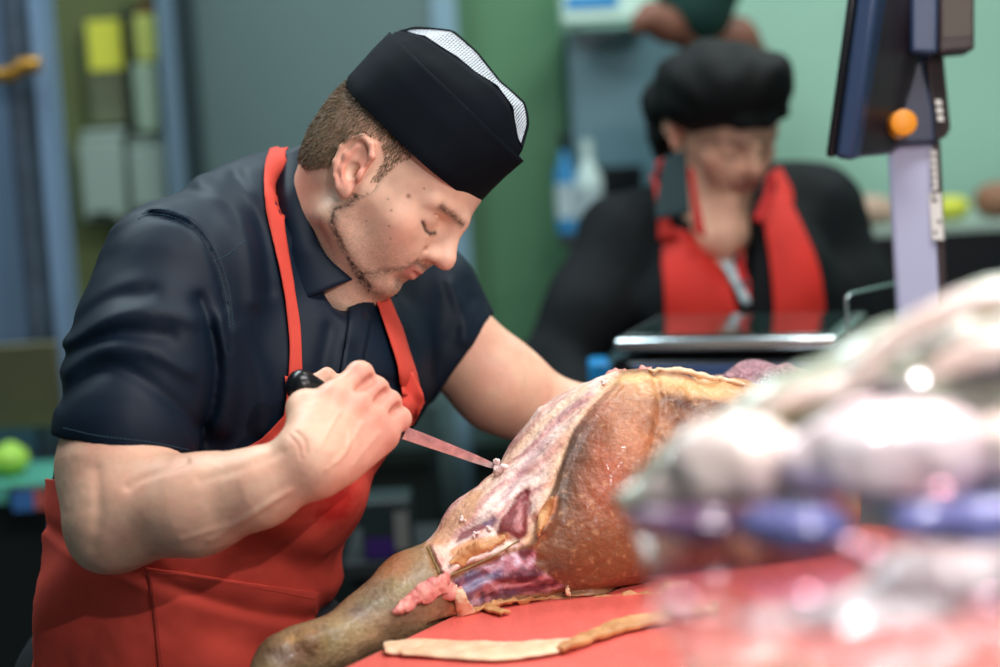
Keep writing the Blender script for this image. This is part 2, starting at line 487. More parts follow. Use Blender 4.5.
def head_colors(V, female=False):
    x, y, z = V.T
    if not female: z = np.where(z < -.01, -.01 + (z + .01) / .87, z)
    ex_ = -.008 if female else .004
    ay = np.abs(y); n1_ = fbm(V, 60, 3); n2_ = fbm(V, 420, 2, 3); n3_ = fbm(V, 900, 2, 5)
    col = np.tile(SKIN, (len(V), 1)) * (1 + .05 * n1_)[:, None]
    col = blend(col, .35 * np.exp(-(((x - .115) / .02) ** 2 + (y / .02) ** 2 + ((z + .01) / .016) ** 2)), srgb(226, 130, 118))
    col = blend(col, .32 * np.exp(-(((x - .07) / .03) ** 2 + ((ay - .05) / .02) ** 2 + ((z + .012) / .022) ** 2)), srgb(222, 128, 110))
    ear = np.exp(-(((x - ex_) / .028) ** 2 + ((z - .003) / .04) ** 2)) * sstep(ay, .074, .080)
    col = blend(col, .7 * ear, srgb(214, 110, 92))
    # lips
    lip = np.exp(-((z + .0405) / .0085) ** 4) * sstep(x, .0925, .098) * (ay < .0235)
    lip = lip * (np.abs(z + .0405) < .0095)
    col = blend(col, .75 * lip, srgb(196, 112, 104) if not female else srgb(170, 84, 84))
    # brows and lash line
    br = np.exp(-((z - (.0335 + .06 * (ay - .012) * (ay < .03))) / .0042) ** 2) * sstep(x, .074, .080) * sstep(ay, .005, .009) * (1 - sstep(ay, .044, .05))
    br = br * (.5 if female else 1); col = blend(col, br * np.clip(.85 + .5 * n3_, 0, 1), srgb(88, 62, 50))
    arc = np.array([(.0185, .0085), (.027, .0050), (.036, .0052), (.0455, .0098)])
    la = np.exp(-(distpoly(ay, z, arc) / .0019) ** 2) * (x > .074) * (.6 if female else 1)
    col = blend(col, la * .9, srgb(58, 38, 32))
    if not female:
        line = np.array([(.026, .014), (.0266, .004), (.022, -.025), (.014, -.045), (.022, -.0606), (.050, -.0765), (.068, -.0850), (.082, -.0890)])
        d = distpoly(x, z, line)
        bl = np.exp(-(d / (.0046 + .0018 * n1_)) ** 2) * sstep(ay, .0, .012) * (x < .082) * (ay < .072)
        go = np.exp(-(((x - .094) / .016) ** 2 + (y / .014) ** 2 + ((z + .066) / .012) ** 2))
        mo = np.exp(-(((z + .0275) / .0052) ** 2)) * sstep(x, .090, .097) * (ay < .026)
        side = np.exp(-(distpoly(ay, z, np.array([(.024, -.036), (.029, -.054), (.033, -.078)])) / .0042) ** 2) * (x > .05)
        ch = np.exp(-(((x - .080) / .018) ** 2 + (ay / .03) ** 2 + ((z + .086) / .007) ** 2))
        st = np.clip(bl * 1.0 + go * .7 + mo * .75 + side * .6 + ch * .8, 0, 1)
        col = blend(col, st * np.clip(.78 + .6 * n2_ + .4 * n3_, .2, 1), srgb(62, 46, 42))
        # close shaven shadow over jaw
        js = sstep(-z, .004, .045) * sstep(x, -.03, .02) * sstep(-z, .0, .02) * (1 - lip)
        col = blend(col, js * np.clip(.12 + .22 * n3_, 0, .4), srgb(110, 92, 88))
        for (mx, mz, r) in [(.060, .020, .0022), (.058, -.002, .0011), (.048, .004, .001), (.066, -.016, .001), (.074, -.026, .001), (.030, -.006, .001), (.044, -.03, .001), (.066, .036, .001)]:
            col = blend(col, .8 * np.exp(-(((x - mx) ** 2 + (z - mz) ** 2) / r ** 2)) * (y > 0), srgb(112, 64, 48))
    return col
# hairline in the head frame: True where hair grows (y>0 is the side near the camera)
def hair_mask(V):
    x, y, z = V.T
    P = np.array([(.056, .075), (.042, .056), (.034, .042), (.032, .030), (.030, .010), (.023, .004), (.019, .032), (.003, .042), (-.011, .034), (-.019, .010), (-.020, -.014), (-.045, -.034), (-.075, -.036), (-.14, -.034), (-.14, .16), (.062, .16)])
    return sdpoly(x, z, P)
# ================================================================== the man
M_skin = mat('skin', attr=True, rough=.48, sss=.12, sscale=.004, bump=.25, bscale=700, bdist=.0006, noise=.05, nscale=90)
M_navy = mat('navy_cotton', srgb(5, 23, 40), spec=.28, rough=.58, noise=.12, nscale=14, bump=.25, bscale=900, bdist=.0005)
M_cap = mat('cap_cloth', srgb(4, 10, 18), spec=.15, rough=.85, noise=.10, nscale=30, bump=.3, bscale=1200, bdist=.0005)
M_red = mat('red_apron_cloth', srgb(208, 74, 60), rough=.8, spec=.3, noise=.08, nscale=18, bump=.25, bscale=1000, bdist=.0005)
M_stitch = mat('stitching', srgb(46, 78, 96), rough=.8)
M_rstitch = mat('red_stitching', srgb(196, 70, 60), rough=.8)

man_loc = to_world(C(190, 760, 2.2))[0]; man_loc[2] = 0.0
man = empty('person', man_loc, 'person in side cap, navy shirt and red apron, bent over the ham with a knife', 'person')

# ---- shirt: torso and short sleeves
sh = Vol((-.46, 1.84, -.44), (.05, 2.50, .215), .0032)
def P3(*a): return C(*a)
FWD = np.array([.72, -.66, -.12]); FWD /= np.linalg.norm(FWD)          # where the chest faces
SID = np.cross(FWD, (0, 0, 1)); SID /= np.linalg.norm(SID)
rotb = [SID, FWD, np.cross(SID, FWD)]
sh.cone(P3(262, 262, 2.19), P3(255, 370, 2.18), .096, .132, .05)
sh.cone(P3(255, 370, 2.18), P3(222, 468, 2.17), .132, .138, .05)
sh.cone(P3(240, 380, 2.18), P3(192, 480, 2.175), .130, .132, .04)
sh.cone(P3(192, 480, 2.175), P3(182, 560, 2.18), .132, .139, .03)
sh.cone(P3(182, 560, 2.18), P3(177, 600, 2.18), .138, .135, .03)
sh.cone(P3(177, 600, 2.18), P3(172, 790, 2.19), .135, .138, .03)
sh.cone(P3(190, 268, 2.09), P3(285, 228, 2.2), .072, .070, .05)          # right trapezius
sh.cone(P3(285, 235, 2.22), P3(420, 302, 2.31), .066, .060, .05)         # left shoulder line
sh.ell(P3(318, 378, 2.14), (.085, .065, .080), .05)                     # chest
sh.ell(P3(385, 365, 2.24), (.055, .065, .080), .04)
sh.ell(P3(246, 488, 2.11), (.116, .09, .074), .025)                      # belly
sh.cone(P3(300, 280, 2.19), P3(330, 320, 2.17), .06, .06, .03)
# right sleeve
sh.cone(P3(168, 285, 2.05), P3(150, 350, 2.02), .072, .073, .03)
sh.cone(P3(150, 350, 2.02), P3(131, 425, 1.98), .073, .066, .03)
sh.cone(P3(125, 425, 1.98), P3(123, 436, 1.975), .067, .066, .012)
sh.cone(P3(205, 290, 2.07), P3(200, 380, 2.06), .06, .06, .04)
# left sleeve
sh.cone(P3(420, 300, 2.30), P3(440, 338, 2.30), .063, .059, .03)
sh.cone(P3(440, 338, 2.30), P3(458, 358, 2.30), .059, .058, .02)
# open the hems
def plane_cut(v, p, n, lo, hi, k=.002):
    p = np.array(p); n = np.array(n, float); n /= np.linalg.norm(n)
    v.put(lambda X, Y, Z: -((X - p[0]) * n[0] + (Y - p[1]) * n[1] + (Z - p[2]) * n[2]) + 0 * X, lo, hi, k, 'cut', 0)
axr = P3(120, 520, 1.93) - P3(138, 350, 2.02)
axr = axr / np.linalg.norm(axr)
hemR = P3(120, 448, 1.975)
hn = np.array([-.21, -.05, -1.0])
plane_cut(sh, hemR, hn, hemR - [.09, .12, .12], hemR + [.085, .055, .03])
hemL = P3(462, 360, 2.30); hl = np.array([.83, .0, -.58])
plane_cut(sh, hemL, hl, hemL - [.04, .12, .09], hemL + [.10, .12, .09])
# neck opening
sh.cone(H2C([(-.02, 0, -.03)])[0], P3(306, 262, 2.19), .068, .064, .006, op='cut')
sh.cone(P3(335, 262, 2.13), P3(350, 306, 2.08), .040, .012, .006, op='cut')
# folds
near = np.abs(sh.D) < .02
ii = np.nonzero(near)
pts = np.stack([sh.ax[0][ii[0]], sh.ax[1][ii[1]], sh.ax[2][ii[2]]], 1)
px_, py_ = proj(pts)
disp = np.zeros(len(pts))
def fold(P, amp, w, side=1):
    global disp
    d = distpoly(px_, py_, smoothline(P, 24)); disp = disp - 1.5 * amp * np.exp(-(d / w) ** 2)
# ridges (+) and creases (-) on sleeve and yoke
fold([(150, 214), (190, 226), (214, 262), (226, 310), (230, 350)], -.0025, 3.0)
fold([(104, 232), (150, 207), (190, 218)], .002, 6)
fold([(66, 345), (110, 318), (160, 312), (196, 320)], .0035, 9)
fold([(62, 372), (100, 350), (150, 352), (190, 372)], .003, 8)
fold([(60, 400), (96, 372), (130, 372), (180, 410), (205, 440)], -.003, 8)
fold([(70, 330), (110, 300), (150, 292)], -.0025, 8)
fold([(66, 352), (120, 334), (170, 336)], -.003, 7)
fold([(200, 300), (214, 350), (212, 400), (204, 425)], -.005, 7)
fold([(222, 320), (232, 380), (225, 430)], .004, 9)
fold([(200, 182), (232, 205), (250, 250), (255, 300)], .003, 9)
fold([(236, 176), (258, 220), (268, 290)], -.003, 8)
fold([(240, 330), (262, 380), (262, 430)], .003, 9)
fold([(330, 330), (322, 380), (330, 420)], -.003, 8)
fold([(352, 350), (372, 380), (402, 386)], -.003, 7)
fold([(395, 310), (420, 345), (424, 390)], .002, 8)
fold([(450, 285), (462, 310), (466, 340)], .003, 7)
fold([(470, 300), (450, 340), (432, 372)], -.0012, 7)
fold([(437, 268), (445, 300), (440, 340)], -.0016, 8)
disp += .0016 * fbm(pts * [1, 1, .6], 28, 2, 2)
sh.D[ii] += disp.astype(np.float32)
sV, sF = sh.mesh(); sV = relax(sV, sF, 2, .4); sW = to_world(sV)
shirt = mk('shirt', sW, sF, M_navy, man)
b_shirt = bvh_of(sW, sF)

# ---- skin: arms and hand
SK = SKIN * np.array([.93, .88, .86])
ra = Vol((-.43, 1.74, -.24), (-.07, 2.08, .02), .0018)
ra.cone(P3(134, 400, 2.005), P3(123, 447, 1.980), .046, .052, .02); ra.cone(P3(123, 447, 1.980), P3(119, 472, 1.962), .052, .0535, .02)
ra.cone(P3(118, 470, 1.96), P3(112, 522, 1.945), .0545, .044, .02)
ra.cone(P3(150, 452, 1.985), P3(142, 490, 1.95), .032, .034, .03)
ra.ell(P3(101, 545, 1.945), (.022, .022, .020), .02)                    # point of the elbow
ra.cone(P3(125, 514, 1.935), P3(195, 507, 1.90), .045, .0410, .025)
ra.cone(P3(150, 502, 1.925), P3(212, 494, 1.895), .036, .034, .02)
ra.cone(P3(195, 507, 1.90), P3(258, 488, 1.878), .0410, .0325, .02)
ra.cone(P3(258, 488, 1.878), P3(308, 466, 1.868), .0325, .0268, .02)
# back of the hand
ra.cone(P3(312, 458, 1.872), P3(340, 420, 1.905), .027, .022, .02)
ra.cone(P3(325, 466, 1.876), P3(370, 432, 1.915), .022, .018, .02)
ra.cone(P3(345, 462, 1.89), P3(382, 436, 1.93), .016, .014, .018)
ra.cone(P3(308, 446, 1.875), P3(322, 408, 1.90), .020, .0165, .02)
MCP = [P3(336, 396, 1.905), P3(357, 405, 1.908), P3(372, 419, 1.914), P3(384, 432, 1.922)]
PIP = [P3(360, 376, 1.925), P3(375, 390, 1.930), P3(388, 403, 1.936), P3(399, 419, 1.943)]
DIP = [P3(352, 380, 1.968), P3(365, 395, 1.975), P3(378, 410, 1.983), P3(390, 425, 1.985)]
TIP = [P3(330, 398, 1.972), P3(344, 412, 1.980), P3(357, 424, 1.985), P3(371, 437, 1.985)]
for i in range(4):
    ra.cone(MCP[i], MCP[i], .0148 - .0006 * i, .0148 - .0006 * i, .010)
for i in range(4):
    r = [.0128, .0125, .0118, .0108][i]
    fg = Vol(ra.lo, [a[-1] for a in ra.ax], ra.h); 
    fg.cone(MCP[i], PIP[i], r * 1.02, r * .98, .004)
    fg.cone(PIP[i], DIP[i], r * .97, r * .84, .005)
    fg.cone(DIP[i], TIP[i], r * .84, r * .74, .004)
    fg.ell(PIP[i], (r * 1.02,) * 3, .004)
    n = [min(a, b) for a, b in zip(ra.D.shape, fg.D.shape)]
    s_ = tuple(slice(0, k) for k in n)
    ra.D[s_] = smin(ra.D[s_], fg.D[s_], .0035)
    # skin groove between neighbouring fingers
for i in range(3):
    a = (MCP[i] + MCP[i + 1]) / 2; b = (PIP[i] + PIP[i + 1]) / 2; a = a * .75 + b * .25
    ra.cone(a + [0, -.0135, 0], b + [.004, -.010, .004], .0010, .0034, .005, op='cut')
# tendons and web
for i in range(4):
    w0 = P3(318 + 5 * i, 446 + 4 * i, 1.862 + .004 * i); ra.cone(w0, MCP[i] + [0, -.0095, 0], .0035, .0040, .010)
# thumb, behind the handle with the tip showing above it
ra.path([P3(306, 440, 1.88), P3(304, 408, 1.905), P3(309, 390, 1.965), P3(327, 375, 1.968)], [.019, .0145, .0105, .0078], .009)
nw = len(ra.ax[0])
rV, rF = ra.mesh(); rV = relax(rV, rF, 1, .4); rN = vnormals(rV, rF)
rV = rV + rN * (.0005 * fbm(rV, 32, 3, 5) + .00012 * fbm(rV, 170, 2, 6))[:, None]
prx, pry = proj(rV)
for P_, a_, w_ in ([[(296, 432), (304, 440), (306, 452)], -.0012, 2.2], [[(290, 436), (298, 446), (301, 458)], -.0009, 2.0], [[(318, 450), (330, 428), (340, 412)], .0009, 2.4], [[(336, 462), (352, 440), (362, 424)], .0010, 2.6], [[(352, 466), (366, 448), (378, 434)], .0008, 2.4], [[(326, 470), (346, 452), (350, 430)], .0008, 1.8], [[(180, 540), (240, 520), (286, 492)], .0010, 3.0], [[(200, 480), (245, 468), (280, 452)], -.0010, 5], [[(128, 487), (140, 479), (160, 471), (186, 461)], -.0022, 4.5], [[(96, 470), (98, 510), (92, 545)], -.0016, 7], [[(210, 540), (250, 515), (290, 490)], .0012, 3.5]):
    rV = rV + rN * (a_ * np.exp(-(distpoly(prx, pry, smoothline(P_, 20)) / w_) ** 2) * (rN[:, 1] < .2))[:, None]
la_ = Vol((-.10, 2.02, -.20), (.36, 2.48, .06), .003)
la_.cone(P3(432, 322, 2.29), P3(500, 386, 2.30), .050, .0485, .02)
la_.cone(P3(500, 386, 2.30), P3(566, 425, 2.32), .0480, .041, .02)
la_.cone(P3(566, 425, 2.32), P3(625, 418, 2.31), .042, .038, .02)
la_.cone(P3(625, 418, 2.31), P3(735, 398, 2.27), .038, .026, .02)
lV, lF = la_.mesh(); lV = relax(lV, lF, 1, .4)
# core that joins head and arms under the shirt
co = Vol((-.44, 1.95, -.42), (.06, 2.42, .10), .008)
co.cone(P3(165, 290, 2.06), P3(300, 262, 2.2), .045, .05, .03); co.cone(P3(300, 262, 2.2), P3(420, 305, 2.30), .05, .045, .03)
co.cone(P3(300, 262, 2.19), P3(225, 500, 2.16), .08, .11, .05); co.cone(P3(225, 500, 2.16), P3(178, 700, 2.18), .11, .11, .05)
co.cone(P3(165, 290, 2.06), P3(130, 420, 1.98), .045, .045, .02); co.cone(P3(420, 305, 2.30), P3(445, 330, 2.29), .045, .045, .02)
cV, cF = co.mesh()
def arm_col(V, seed):
    n = fbm(V, 45, 3, seed); n2 = fbm(V, 300, 2, seed)
    c = np.tile(SKIN * [1.0, .97, .94], (len(V), 1)) * (1 + .05 * n)[:, None]
    return blend(c, np.clip(.16 + .3 * n, 0, .4), srgb(206, 128, 112)) * (1 + .03 * n2)[:, None]
colr = arm_col(rV, 4)
for p in MCP + PIP: colr = blend(colr, .38 * np.exp(-(np.linalg.norm(rV - p - [0, -.01, 0], axis=1) / .013) ** 2), srgb(214, 112, 100))
colr = blend(colr, .3 * sstep(rV[:, 0], -.16, -.10), srgb(222, 140, 126))
parts_ = [(H2C(hV), hF, head_colors(hV)), (rV, rF, colr), (lV, lF, arm_col(lV, 9)), (cV, cF, np.tile(SKIN, (len(cV), 1)))]
Vs, Fs, Cs, o_ = [], [], [], 0
for v, f, c in parts_:
    Vs.append(v); Fs.append(f + o_); Cs.append(c); o_ += len(v)
body = mk('body', to_world(np.vstack(Vs)), np.vstack(Fs), M_skin, man, col=np.vstack(Cs))
b_head = bvh_of(H2W(hV), hF)

# ---- hair: short strands on the nape and sides
hm = hair_mask(hV); hN = vnormals(hV, hF)
M_hair = mat('short_hair', attr=True, rough=.6, spec=.3)
ok = np.where((hm < -.0005) & (hV[:, 2] < .074) & ~((np.abs(hV[:, 1]) > .0745) & (((hV[:, 0] - .004) / .027) ** 2 + ((hV[:, 2] - .002) / .037) ** 2 < 1)) & (hV[:, 0] > -.12))[0]
pick = RNG.choice(ok, min(len(ok) * 1, 16000), replace=False)
hv, hf, hc = [], [], []
for q, i in enumerate(pick):
    p = hV[i]; n = hN[i]; L = .0055 + .003 * RNG.random()
    edge = min(1, -hm[i] / .012); L *= .45 + .55 * edge
    g = np.array([.30, 0, -.9]) + .25 * RNG.normal(size=3); g -= n * (g @ n)
    d = n * .42 + g * .75; d /= np.linalg.norm(d)
    s = np.cross(d, n + .6 * RNG.normal(size=3)); s /= np.linalg.norm(s) + 1e-9; w = .00033
    p0 = p - n * .0006; p1 = p + d * L * .55 + n * .0003; p2 = p + d * L - n * .0004
    k = len(hv); hv += [p0 - s * w, p0 + s * w, p1 + s * w * .8, p1 - s * w * .8, p2]
    hf += [(k, k + 1, k + 2, k + 3), (k + 3, k + 2, k + 4)]
    c = np.array(srgb(112, 92, 70)) * (.65 + .75 * RNG.random()); hc += [c] * 5
hair = mk('hair', H2W(np.array(hv)), hf, M_hair, man, col=np.array(hc), smooth=False)
hair['kind'] = 'stuff'
# ---- side cap
M_mesh = mat('white_net', srgb(205, 214, 222), rough=.7)
def cap_ring(xb, xf, b, zfun, n=72, p=2.3, q=1.0):
    R = []
    for i in range(n):
        th = 2 * math.pi * i / n; t = math.cos(th)
        y = b * (1 - abs(t) ** p) ** q * (1 if math.sin(th) >= 0 else -1)
        x = (xf + xb) / 2 + (xf - xb) / 2 * t
        R.append((x, y, zfun(x, y)))
    return np.array(R)
def ip(xs, zs): return lambda x, y: float(np.interp(x, xs, zs))
N_ = 96
ring = [cap_ring(-.089, .107, .0890, lambda x, y: .0665 - .006 * (abs(y) / .08), N_, 3.2, .62),
        cap_ring(-.093, .109, .0895, lambda x, y: .0735 - .006 * (abs(y) / .08), N_, 3.2, .62),
        cap_ring(-.098, .113, .0830, lambda x, y: .110, N_, 2.6, .7),
        cap_ring(-.100, .117, .0740, lambda x, y: .1365, N_, 2.2, .8)]
def loft(rings, closed=True):
    V = np.vstack(rings); n = len(rings[0]); F = []
    for i in range(len(rings) - 1):
        for j in range(n if closed else n - 1):
            F.append((i * n + j, i * n + (j + 1) % n, (i + 1) * n + (j + 1) % n, (i + 1) * n + j))
    return V, F
def subring(rings, k):
    out = []
    for a, b in zip(rings[:-1], rings[1:]):
        for i in range(k): out.append(a * (1 - i / k) + b * i / k)
    return out + [rings[-1]]
def wob(V, a, seed, sc=30): 
    n = fbm(V, sc, 3, seed); r = V.copy(); r[:, 1] += np.sign(V[:, 1]) * a * n; return r
V, F = loft(subring(ring, 6)); V = wob(V, .0012, 1)
cap = mk('side_cap', K2W(V), F, M_cap, man); solidify(cap, .0022, -1)
nx = [-.100, -.094, -.060, -.014, .015, .044, .073, .098, .112]; nz = [.131, .133, .156, .166, .168, .174, .168, .142, .137]
fx = [-.100, -.087, -.055, -.017, .026, .066, .09, .113]; fz = [.140, .166, .186, .186, .180, .182, .171, .141]
def zr(x, y):
    k = sstep(np.array(y), -.03, .03); return float(np.interp(x, nx, nz) * k + np.interp(x, fx, fz) * (1 - k))
def smr(r, it=3):
    for _ in range(it): r = .5 * r + .25 * (np.roll(r, 1, 0) + np.roll(r, -1, 0))
    return r
low = cap_ring(-.099, .112, .0725, lambda x, y: .118, N_, 2.2, .8)
top = smr(cap_ring(-.096, .108, .025, zr, N_, 3.0, .8))
mid = (low + top) / 2; mid[:, 1] *= 1.12
V, F = loft(subring([low, mid, top], 5)); V = wob(V, .0018, 6, 26)
crown = mk('crown', K2W(V), F, M_cap, cap); solidify(crown, .002, -1)
# net panel on top: fine white threads over a thin lining
def toppt(u, w):      # u along, w -1..1 across
    x = -.094 + u * .200; b = .0245 * (1 - abs(2 * u - 1) ** 3.0) ** .8
    y = w * b
    return np.array([x, y, zr(x, y) - .0035 * (1 - w * w) + .001])
G = np.array([[toppt(u, w) for w in np.linspace(-1, 1, 9)] for u in np.linspace(.0, 1, 60)])
b = MB(); b.grid(K2W(G.reshape(-1, 3)).reshape(G.shape)); lining = b.build('net_lining', mat('net_lining_cloth', srgb(60, 66, 76), rough=.9), cap, smooth=True)
b = MB()
NU, NW = 62, 9
pt = {}
for i in range(NU + 1):
    for j in range(NW + 1):
        u = min(1, max(0, (i + .5 * (j % 2)) / NU)); p = toppt(u, -1 + 2 * j / NW); p[2] += .0010; pt[i, j] = p
for i in range(NU):
    for j in range(NW):
        for (k, l) in ((i, j + 1), (i + (1 if j % 2 else -1), j + 1)):
            if (k, l) in pt:
                p, q = pt[i, j], pt[k, l]; d = q - p; L = np.linalg.norm(d)
                if L < 1e-5: continue
                s = np.cross(d / L, [0, 0, 1.0]); s /= np.linalg.norm(s) + 1e-9; w = .00066
                b.raw(K2W([p - s * w, p + s * w, q + s * w, q - s * w]), [(0, 1, 2, 3)])
        if j % 1 == 0 and (i + 1, j) in pt:
            p, q = pt[i, j], pt[i + 1, j]; s = np.array([0, 1.0, 0]); w = .00055
            b.raw(K2W([p - s * w, p + s * w, q + s * w, q - s * w]), [(0, 1, 2, 3)])
net = b.build('net_panel', M_mesh, cap); net['label'] = 'white net panel let into the top of the cap'
def rim(sgn):
    P = [];
    for u in np.linspace(0, 1, 60):
        p = toppt(u, sgn); P.append(K2W(p + np.array([0, 0, .0008]))[0])
    return P
b = MB(); b.tube(rim(-1), .0017, 8); b.tube(rim(1), .0012, 8); b.build('piping', M_cap, cap, smooth=True)

# ---- shirt collar, placket, seams
def grid_strip(pxline, w, n, bv, off):
    """narrow band along a pixel line on a surface, w metres wide"""
    P = smoothline(pxline, n); pts = []
    for p in P:
        q, nn = cast(bv, p[0], p[1], off)
        if q is not None: pts.append((q, nn))
    V = []
    for i, (q, nn) in enumerate(pts):
        t = pts[min(i + 1, len(pts) - 1)][0] - pts[max(i - 1, 0)][0]; t /= np.linalg.norm(t) + 1e-9
        s = np.cross(t, nn); V.append([q - s * w / 2, q + s * w / 2])
    return np.array(V)
def stitches(pxline, name, m, parent, bv=None, off=.0006, L=.0022, gap=.0012, r=.00035):
    bv = bv or b_shirt; P = smoothline(pxline, 400); pts = [cast(bv, p[0], p[1], off)[0] for p in P]; pts = [p for p in pts if p is not None]
    b = MB(); acc = 0; cur = [pts[0]]; on = True
    for p, q in zip(pts[:-1], pts[1:]):
        d = np.linalg.norm(q - p)
        if d > .02: cur = [q]; continue
        acc += d
        if on: cur.append(q)
        if acc > (L if on else gap):
            if on and len(cur) > 1: b.tube([cur[0], cur[-1]], r, 4)
            on = not on; acc = 0; cur = [q]
    if b.V: return b.build(name, m, parent)
# collar leaf on the near side and the far side; stands around the neck
def collar(Lpx, Rpx, dL, dR, name):
    n = 26; Lq = smoothline(Lpx, n); Rq = smoothline(Rpx, n); dl = np.interp(np.linspace(0, 1, n), np.linspace(0, 1, len(dL)), dL); dr = np.interp(np.linspace(0, 1, n), np.linspace(0, 1, len(dR)), dR)
    G = np.zeros((n, 12, 3))
    for i in range(n):
        A = W(*Lq[i], dl[i]); B = W(*Rq[i], dr[i])
        for j in range(12):
            t = j / 11; G[i, j] = A * (1 - t) + B * t - AD * .006 * math.sin(math.pi * t)
    o = sheet(name, G, M_navy, shirt, .0022); return o
collar([(276, 158), (279, 200), (286, 250), (292, 305)], [(306, 144), (300, 190), (322, 250), (352, 280)], [2.165, 2.12, 2.09, 2.075], [2.17, 2.115, 2.085, 2.085], 'collar')
collar([(300, 146), (322, 143), (350, 160)], [(268, 158), (262, 180), (300, 200)], [2.19, 2.25, 2.28], [2.18, 2.24, 2.27], 'collar')
G = drape(b_shirt, [(352, 285), (346, 330), (338, 380), (334, 430)], [(374, 292), (368, 330), (360, 380), (356, 430)], 6, 40, .0022)
sheet('placket', G, M_navy, shirt, .0018)
def button(px, py, bv, r, m, parent):
    q, n = cast(bv, px, py, .0035); n = n / np.linalg.norm(n)
    b = MB(); b.tube([q - n * .001, q - n * .0002, q + n * .0008, q + n * .0010], [r, r, r * .9, r * .6], 16); return b.build('button', m, parent, smooth=True)
M_btn = mat('dark_button', srgb(18, 26, 40), rough=.3)
button(364, 318, b_shirt, .0055, M_btn, shirt); button(350, 402, b_shirt, .0055, M_btn, shirt)
G = drape(b_shirt, [(360, 300), (380, 296), (392, 300)], [(352, 282), (366, 278), (380, 284)], 6, 14, .006)
sheet('collar', G, M_navy, shirt, .002)
for ln in ([(138, 219), (152, 214), (176, 218), (196, 232), (210, 252), (220, 276), (226, 300), (229, 330)],
           [(142, 214), (155, 209), (178, 213), (199, 228), (214, 249), (224, 273), (230, 298), (233, 328)],
           [(64, 428), (100, 436), (150, 442), (190, 450)]):
    stitches(ln, 'seam_stitching', M_stitch, shirt)
stitches([(214, 262), (228, 254), (246, 240)], 'seam_stitching', M_stitch, shirt)

# ---- apron: bib and skirt wrapped about the trunk
axA = to_world(P3(300, 300, 2.17))[0]; axB = to_world(P3(172, 700, 2.19))[0]
axd = (axB - axA); axL = np.linalg.norm(axd); axd /= axL
e1 = -AD - axd * (-AD @ axd); e1 /= np.linalg.norm(e1); e2 = np.cross(axd, e1); e2 = e2 if e2 @ AX > 0 else -e2   # e1 to camera, e2 to the right
def hit_theta(px, py):
    q, n = cast(b_shirt, px, py)
    if q is None: return None
    r = q - axA; return (r @ axd) / axL, math.atan2(r @ e2, r @ e1)
def wrap(v, th, off):
    o = axA + axd * axL * v; d = math.cos(th) * e1 + math.sin(th) * e2
    h = b_shirt.ray_cast(Vector(o + d * .5), Vector(-d), .5)
    if h[0] is None: return o + d * .15
    return np.array(h[0]) + d * off
left_px = [(284, 372), (286, 395), (283, 415), (262, 438), (225, 458), (190, 470)]
LT = [t for t in (hit_theta(*p) for p in left_px) if t]
lv = [t[0] for t in LT] + [.53, .60, .68, 1.2]; lt = [t[1] for t in LT] + [-.9, -1.6, -2.3, -2.4]
rv = [-.1, .02, .09, .16, .3, .6, 1.2]; rt = [.98, 1.05, 1.2, 1.55, 1.75, 1.9, 2.0]
def apron_folds(v, th):
    o = .007
    g = lambda x, c, w: math.exp(-((x - c) / w) ** 2)
    line = .655 + .012 * math.sin(th * 1.3)
    o += .008 * g(v, line - .055, .05) * sstep(np.array(th), -.6, .5) - .004 * g(v, line + .012, .018)
    o += .0018 * g(v, line + .035, .006)
    # drapery running down from the hip
    o += .0064 * math.sin(9.0 * (th + 1.15 * v) + 1.2) * float(sstep(np.array(v), .62, .8)) * float(1 - sstep(np.array(th), -.3, .9))
    o += .0048 * math.sin(34 * v - 3.2 * th) * float(sstep(np.array(v), .68, .78)) * float(sstep(np.array(th), -.2, .6))
    o += .0030 * g(v - .10 * (th - .4), .47, .03) - .0030 * g(v - .14 * (th - .4), .53, .025)
    return o
nr, nc = 170, 190; G = np.zeros((nr, nc, 3))
for i in range(nr):
    s_ = i / (nr - 1)
    for j in range(nc):
        t = j / (nc - 1); v = (.150 - .02 * t) + s_ * (1.16 - .150)
        v0 = v; th = np.interp(v0, lv, lt) * (1 - t) + np.interp(v0, rv, rt) * t
        G[i, j] = wrap(v, th, apron_folds(v, th))
for _ in range(3):
    H = G.copy(); H[1:-1, 1:-1] = .5 * G[1:-1, 1:-1] + .125 * (G[:-2, 1:-1] + G[2:, 1:-1] + G[1:-1, :-2] + G[1:-1, 2:]); G = H
NA = fbm(G.reshape(-1, 3), 22, 3, 8).reshape(nr, nc, 1)
G = G + NA * .0022 * (-AD)
b = MB(); b.grid(G); apron = b.build('apron', M_red, man, smooth=True); solidify(apron, .0022, 0)
b_ap = BVHTree.FromPolygons([tuple(v) for v in G.reshape(-1, 3).tolist()], [tuple(p.vertices) for p in apron.data.polygons])
pk = drape(b_ap, [(146, 566), (152, 600), (156, 640), (160, 690)], [(318, 592), (314, 615), (312, 645), (314, 690)], 60, 40, .0022)
sheet('pocket', pk, M_red, apron, .0012)
stitches([(150, 572), (156, 606), (160, 645), (164, 680)], 'seam_stitching', M_rstitch, apron, b_ap, .0042)
stitches([(150, 571), (200, 576), (265, 588), (312, 598)], 'seam_stitching', M_rstitch, apron, b_ap, .0042)
def strap(L, Rr, off, nv=60, bv=None):
    g = drape(bv or b_shirt, L, Rr, 6, nv, off); return sheet('strap', g, M_red, apron, .0016)
strap([(270, 153), (264, 172), (264, 200), (273, 250), (283, 300), (288, 345), (287, 385)], [(288, 148), (281, 172), (281, 200), (284, 245), (292, 290), (299, 330), (301, 385)], .0035)
strap([(369, 292), (382, 330), (393, 365), (398, 395)], [(381, 290), (396, 325), (407, 360), (421, 402)], .0045)
st = drape(b_ap, [(392, 372), (396, 400), (398, 430)], [(413, 372), (424, 402), (404, 436)], 8, 16, .003)
sheet('strap_end', st, M_red, apron, .0018)
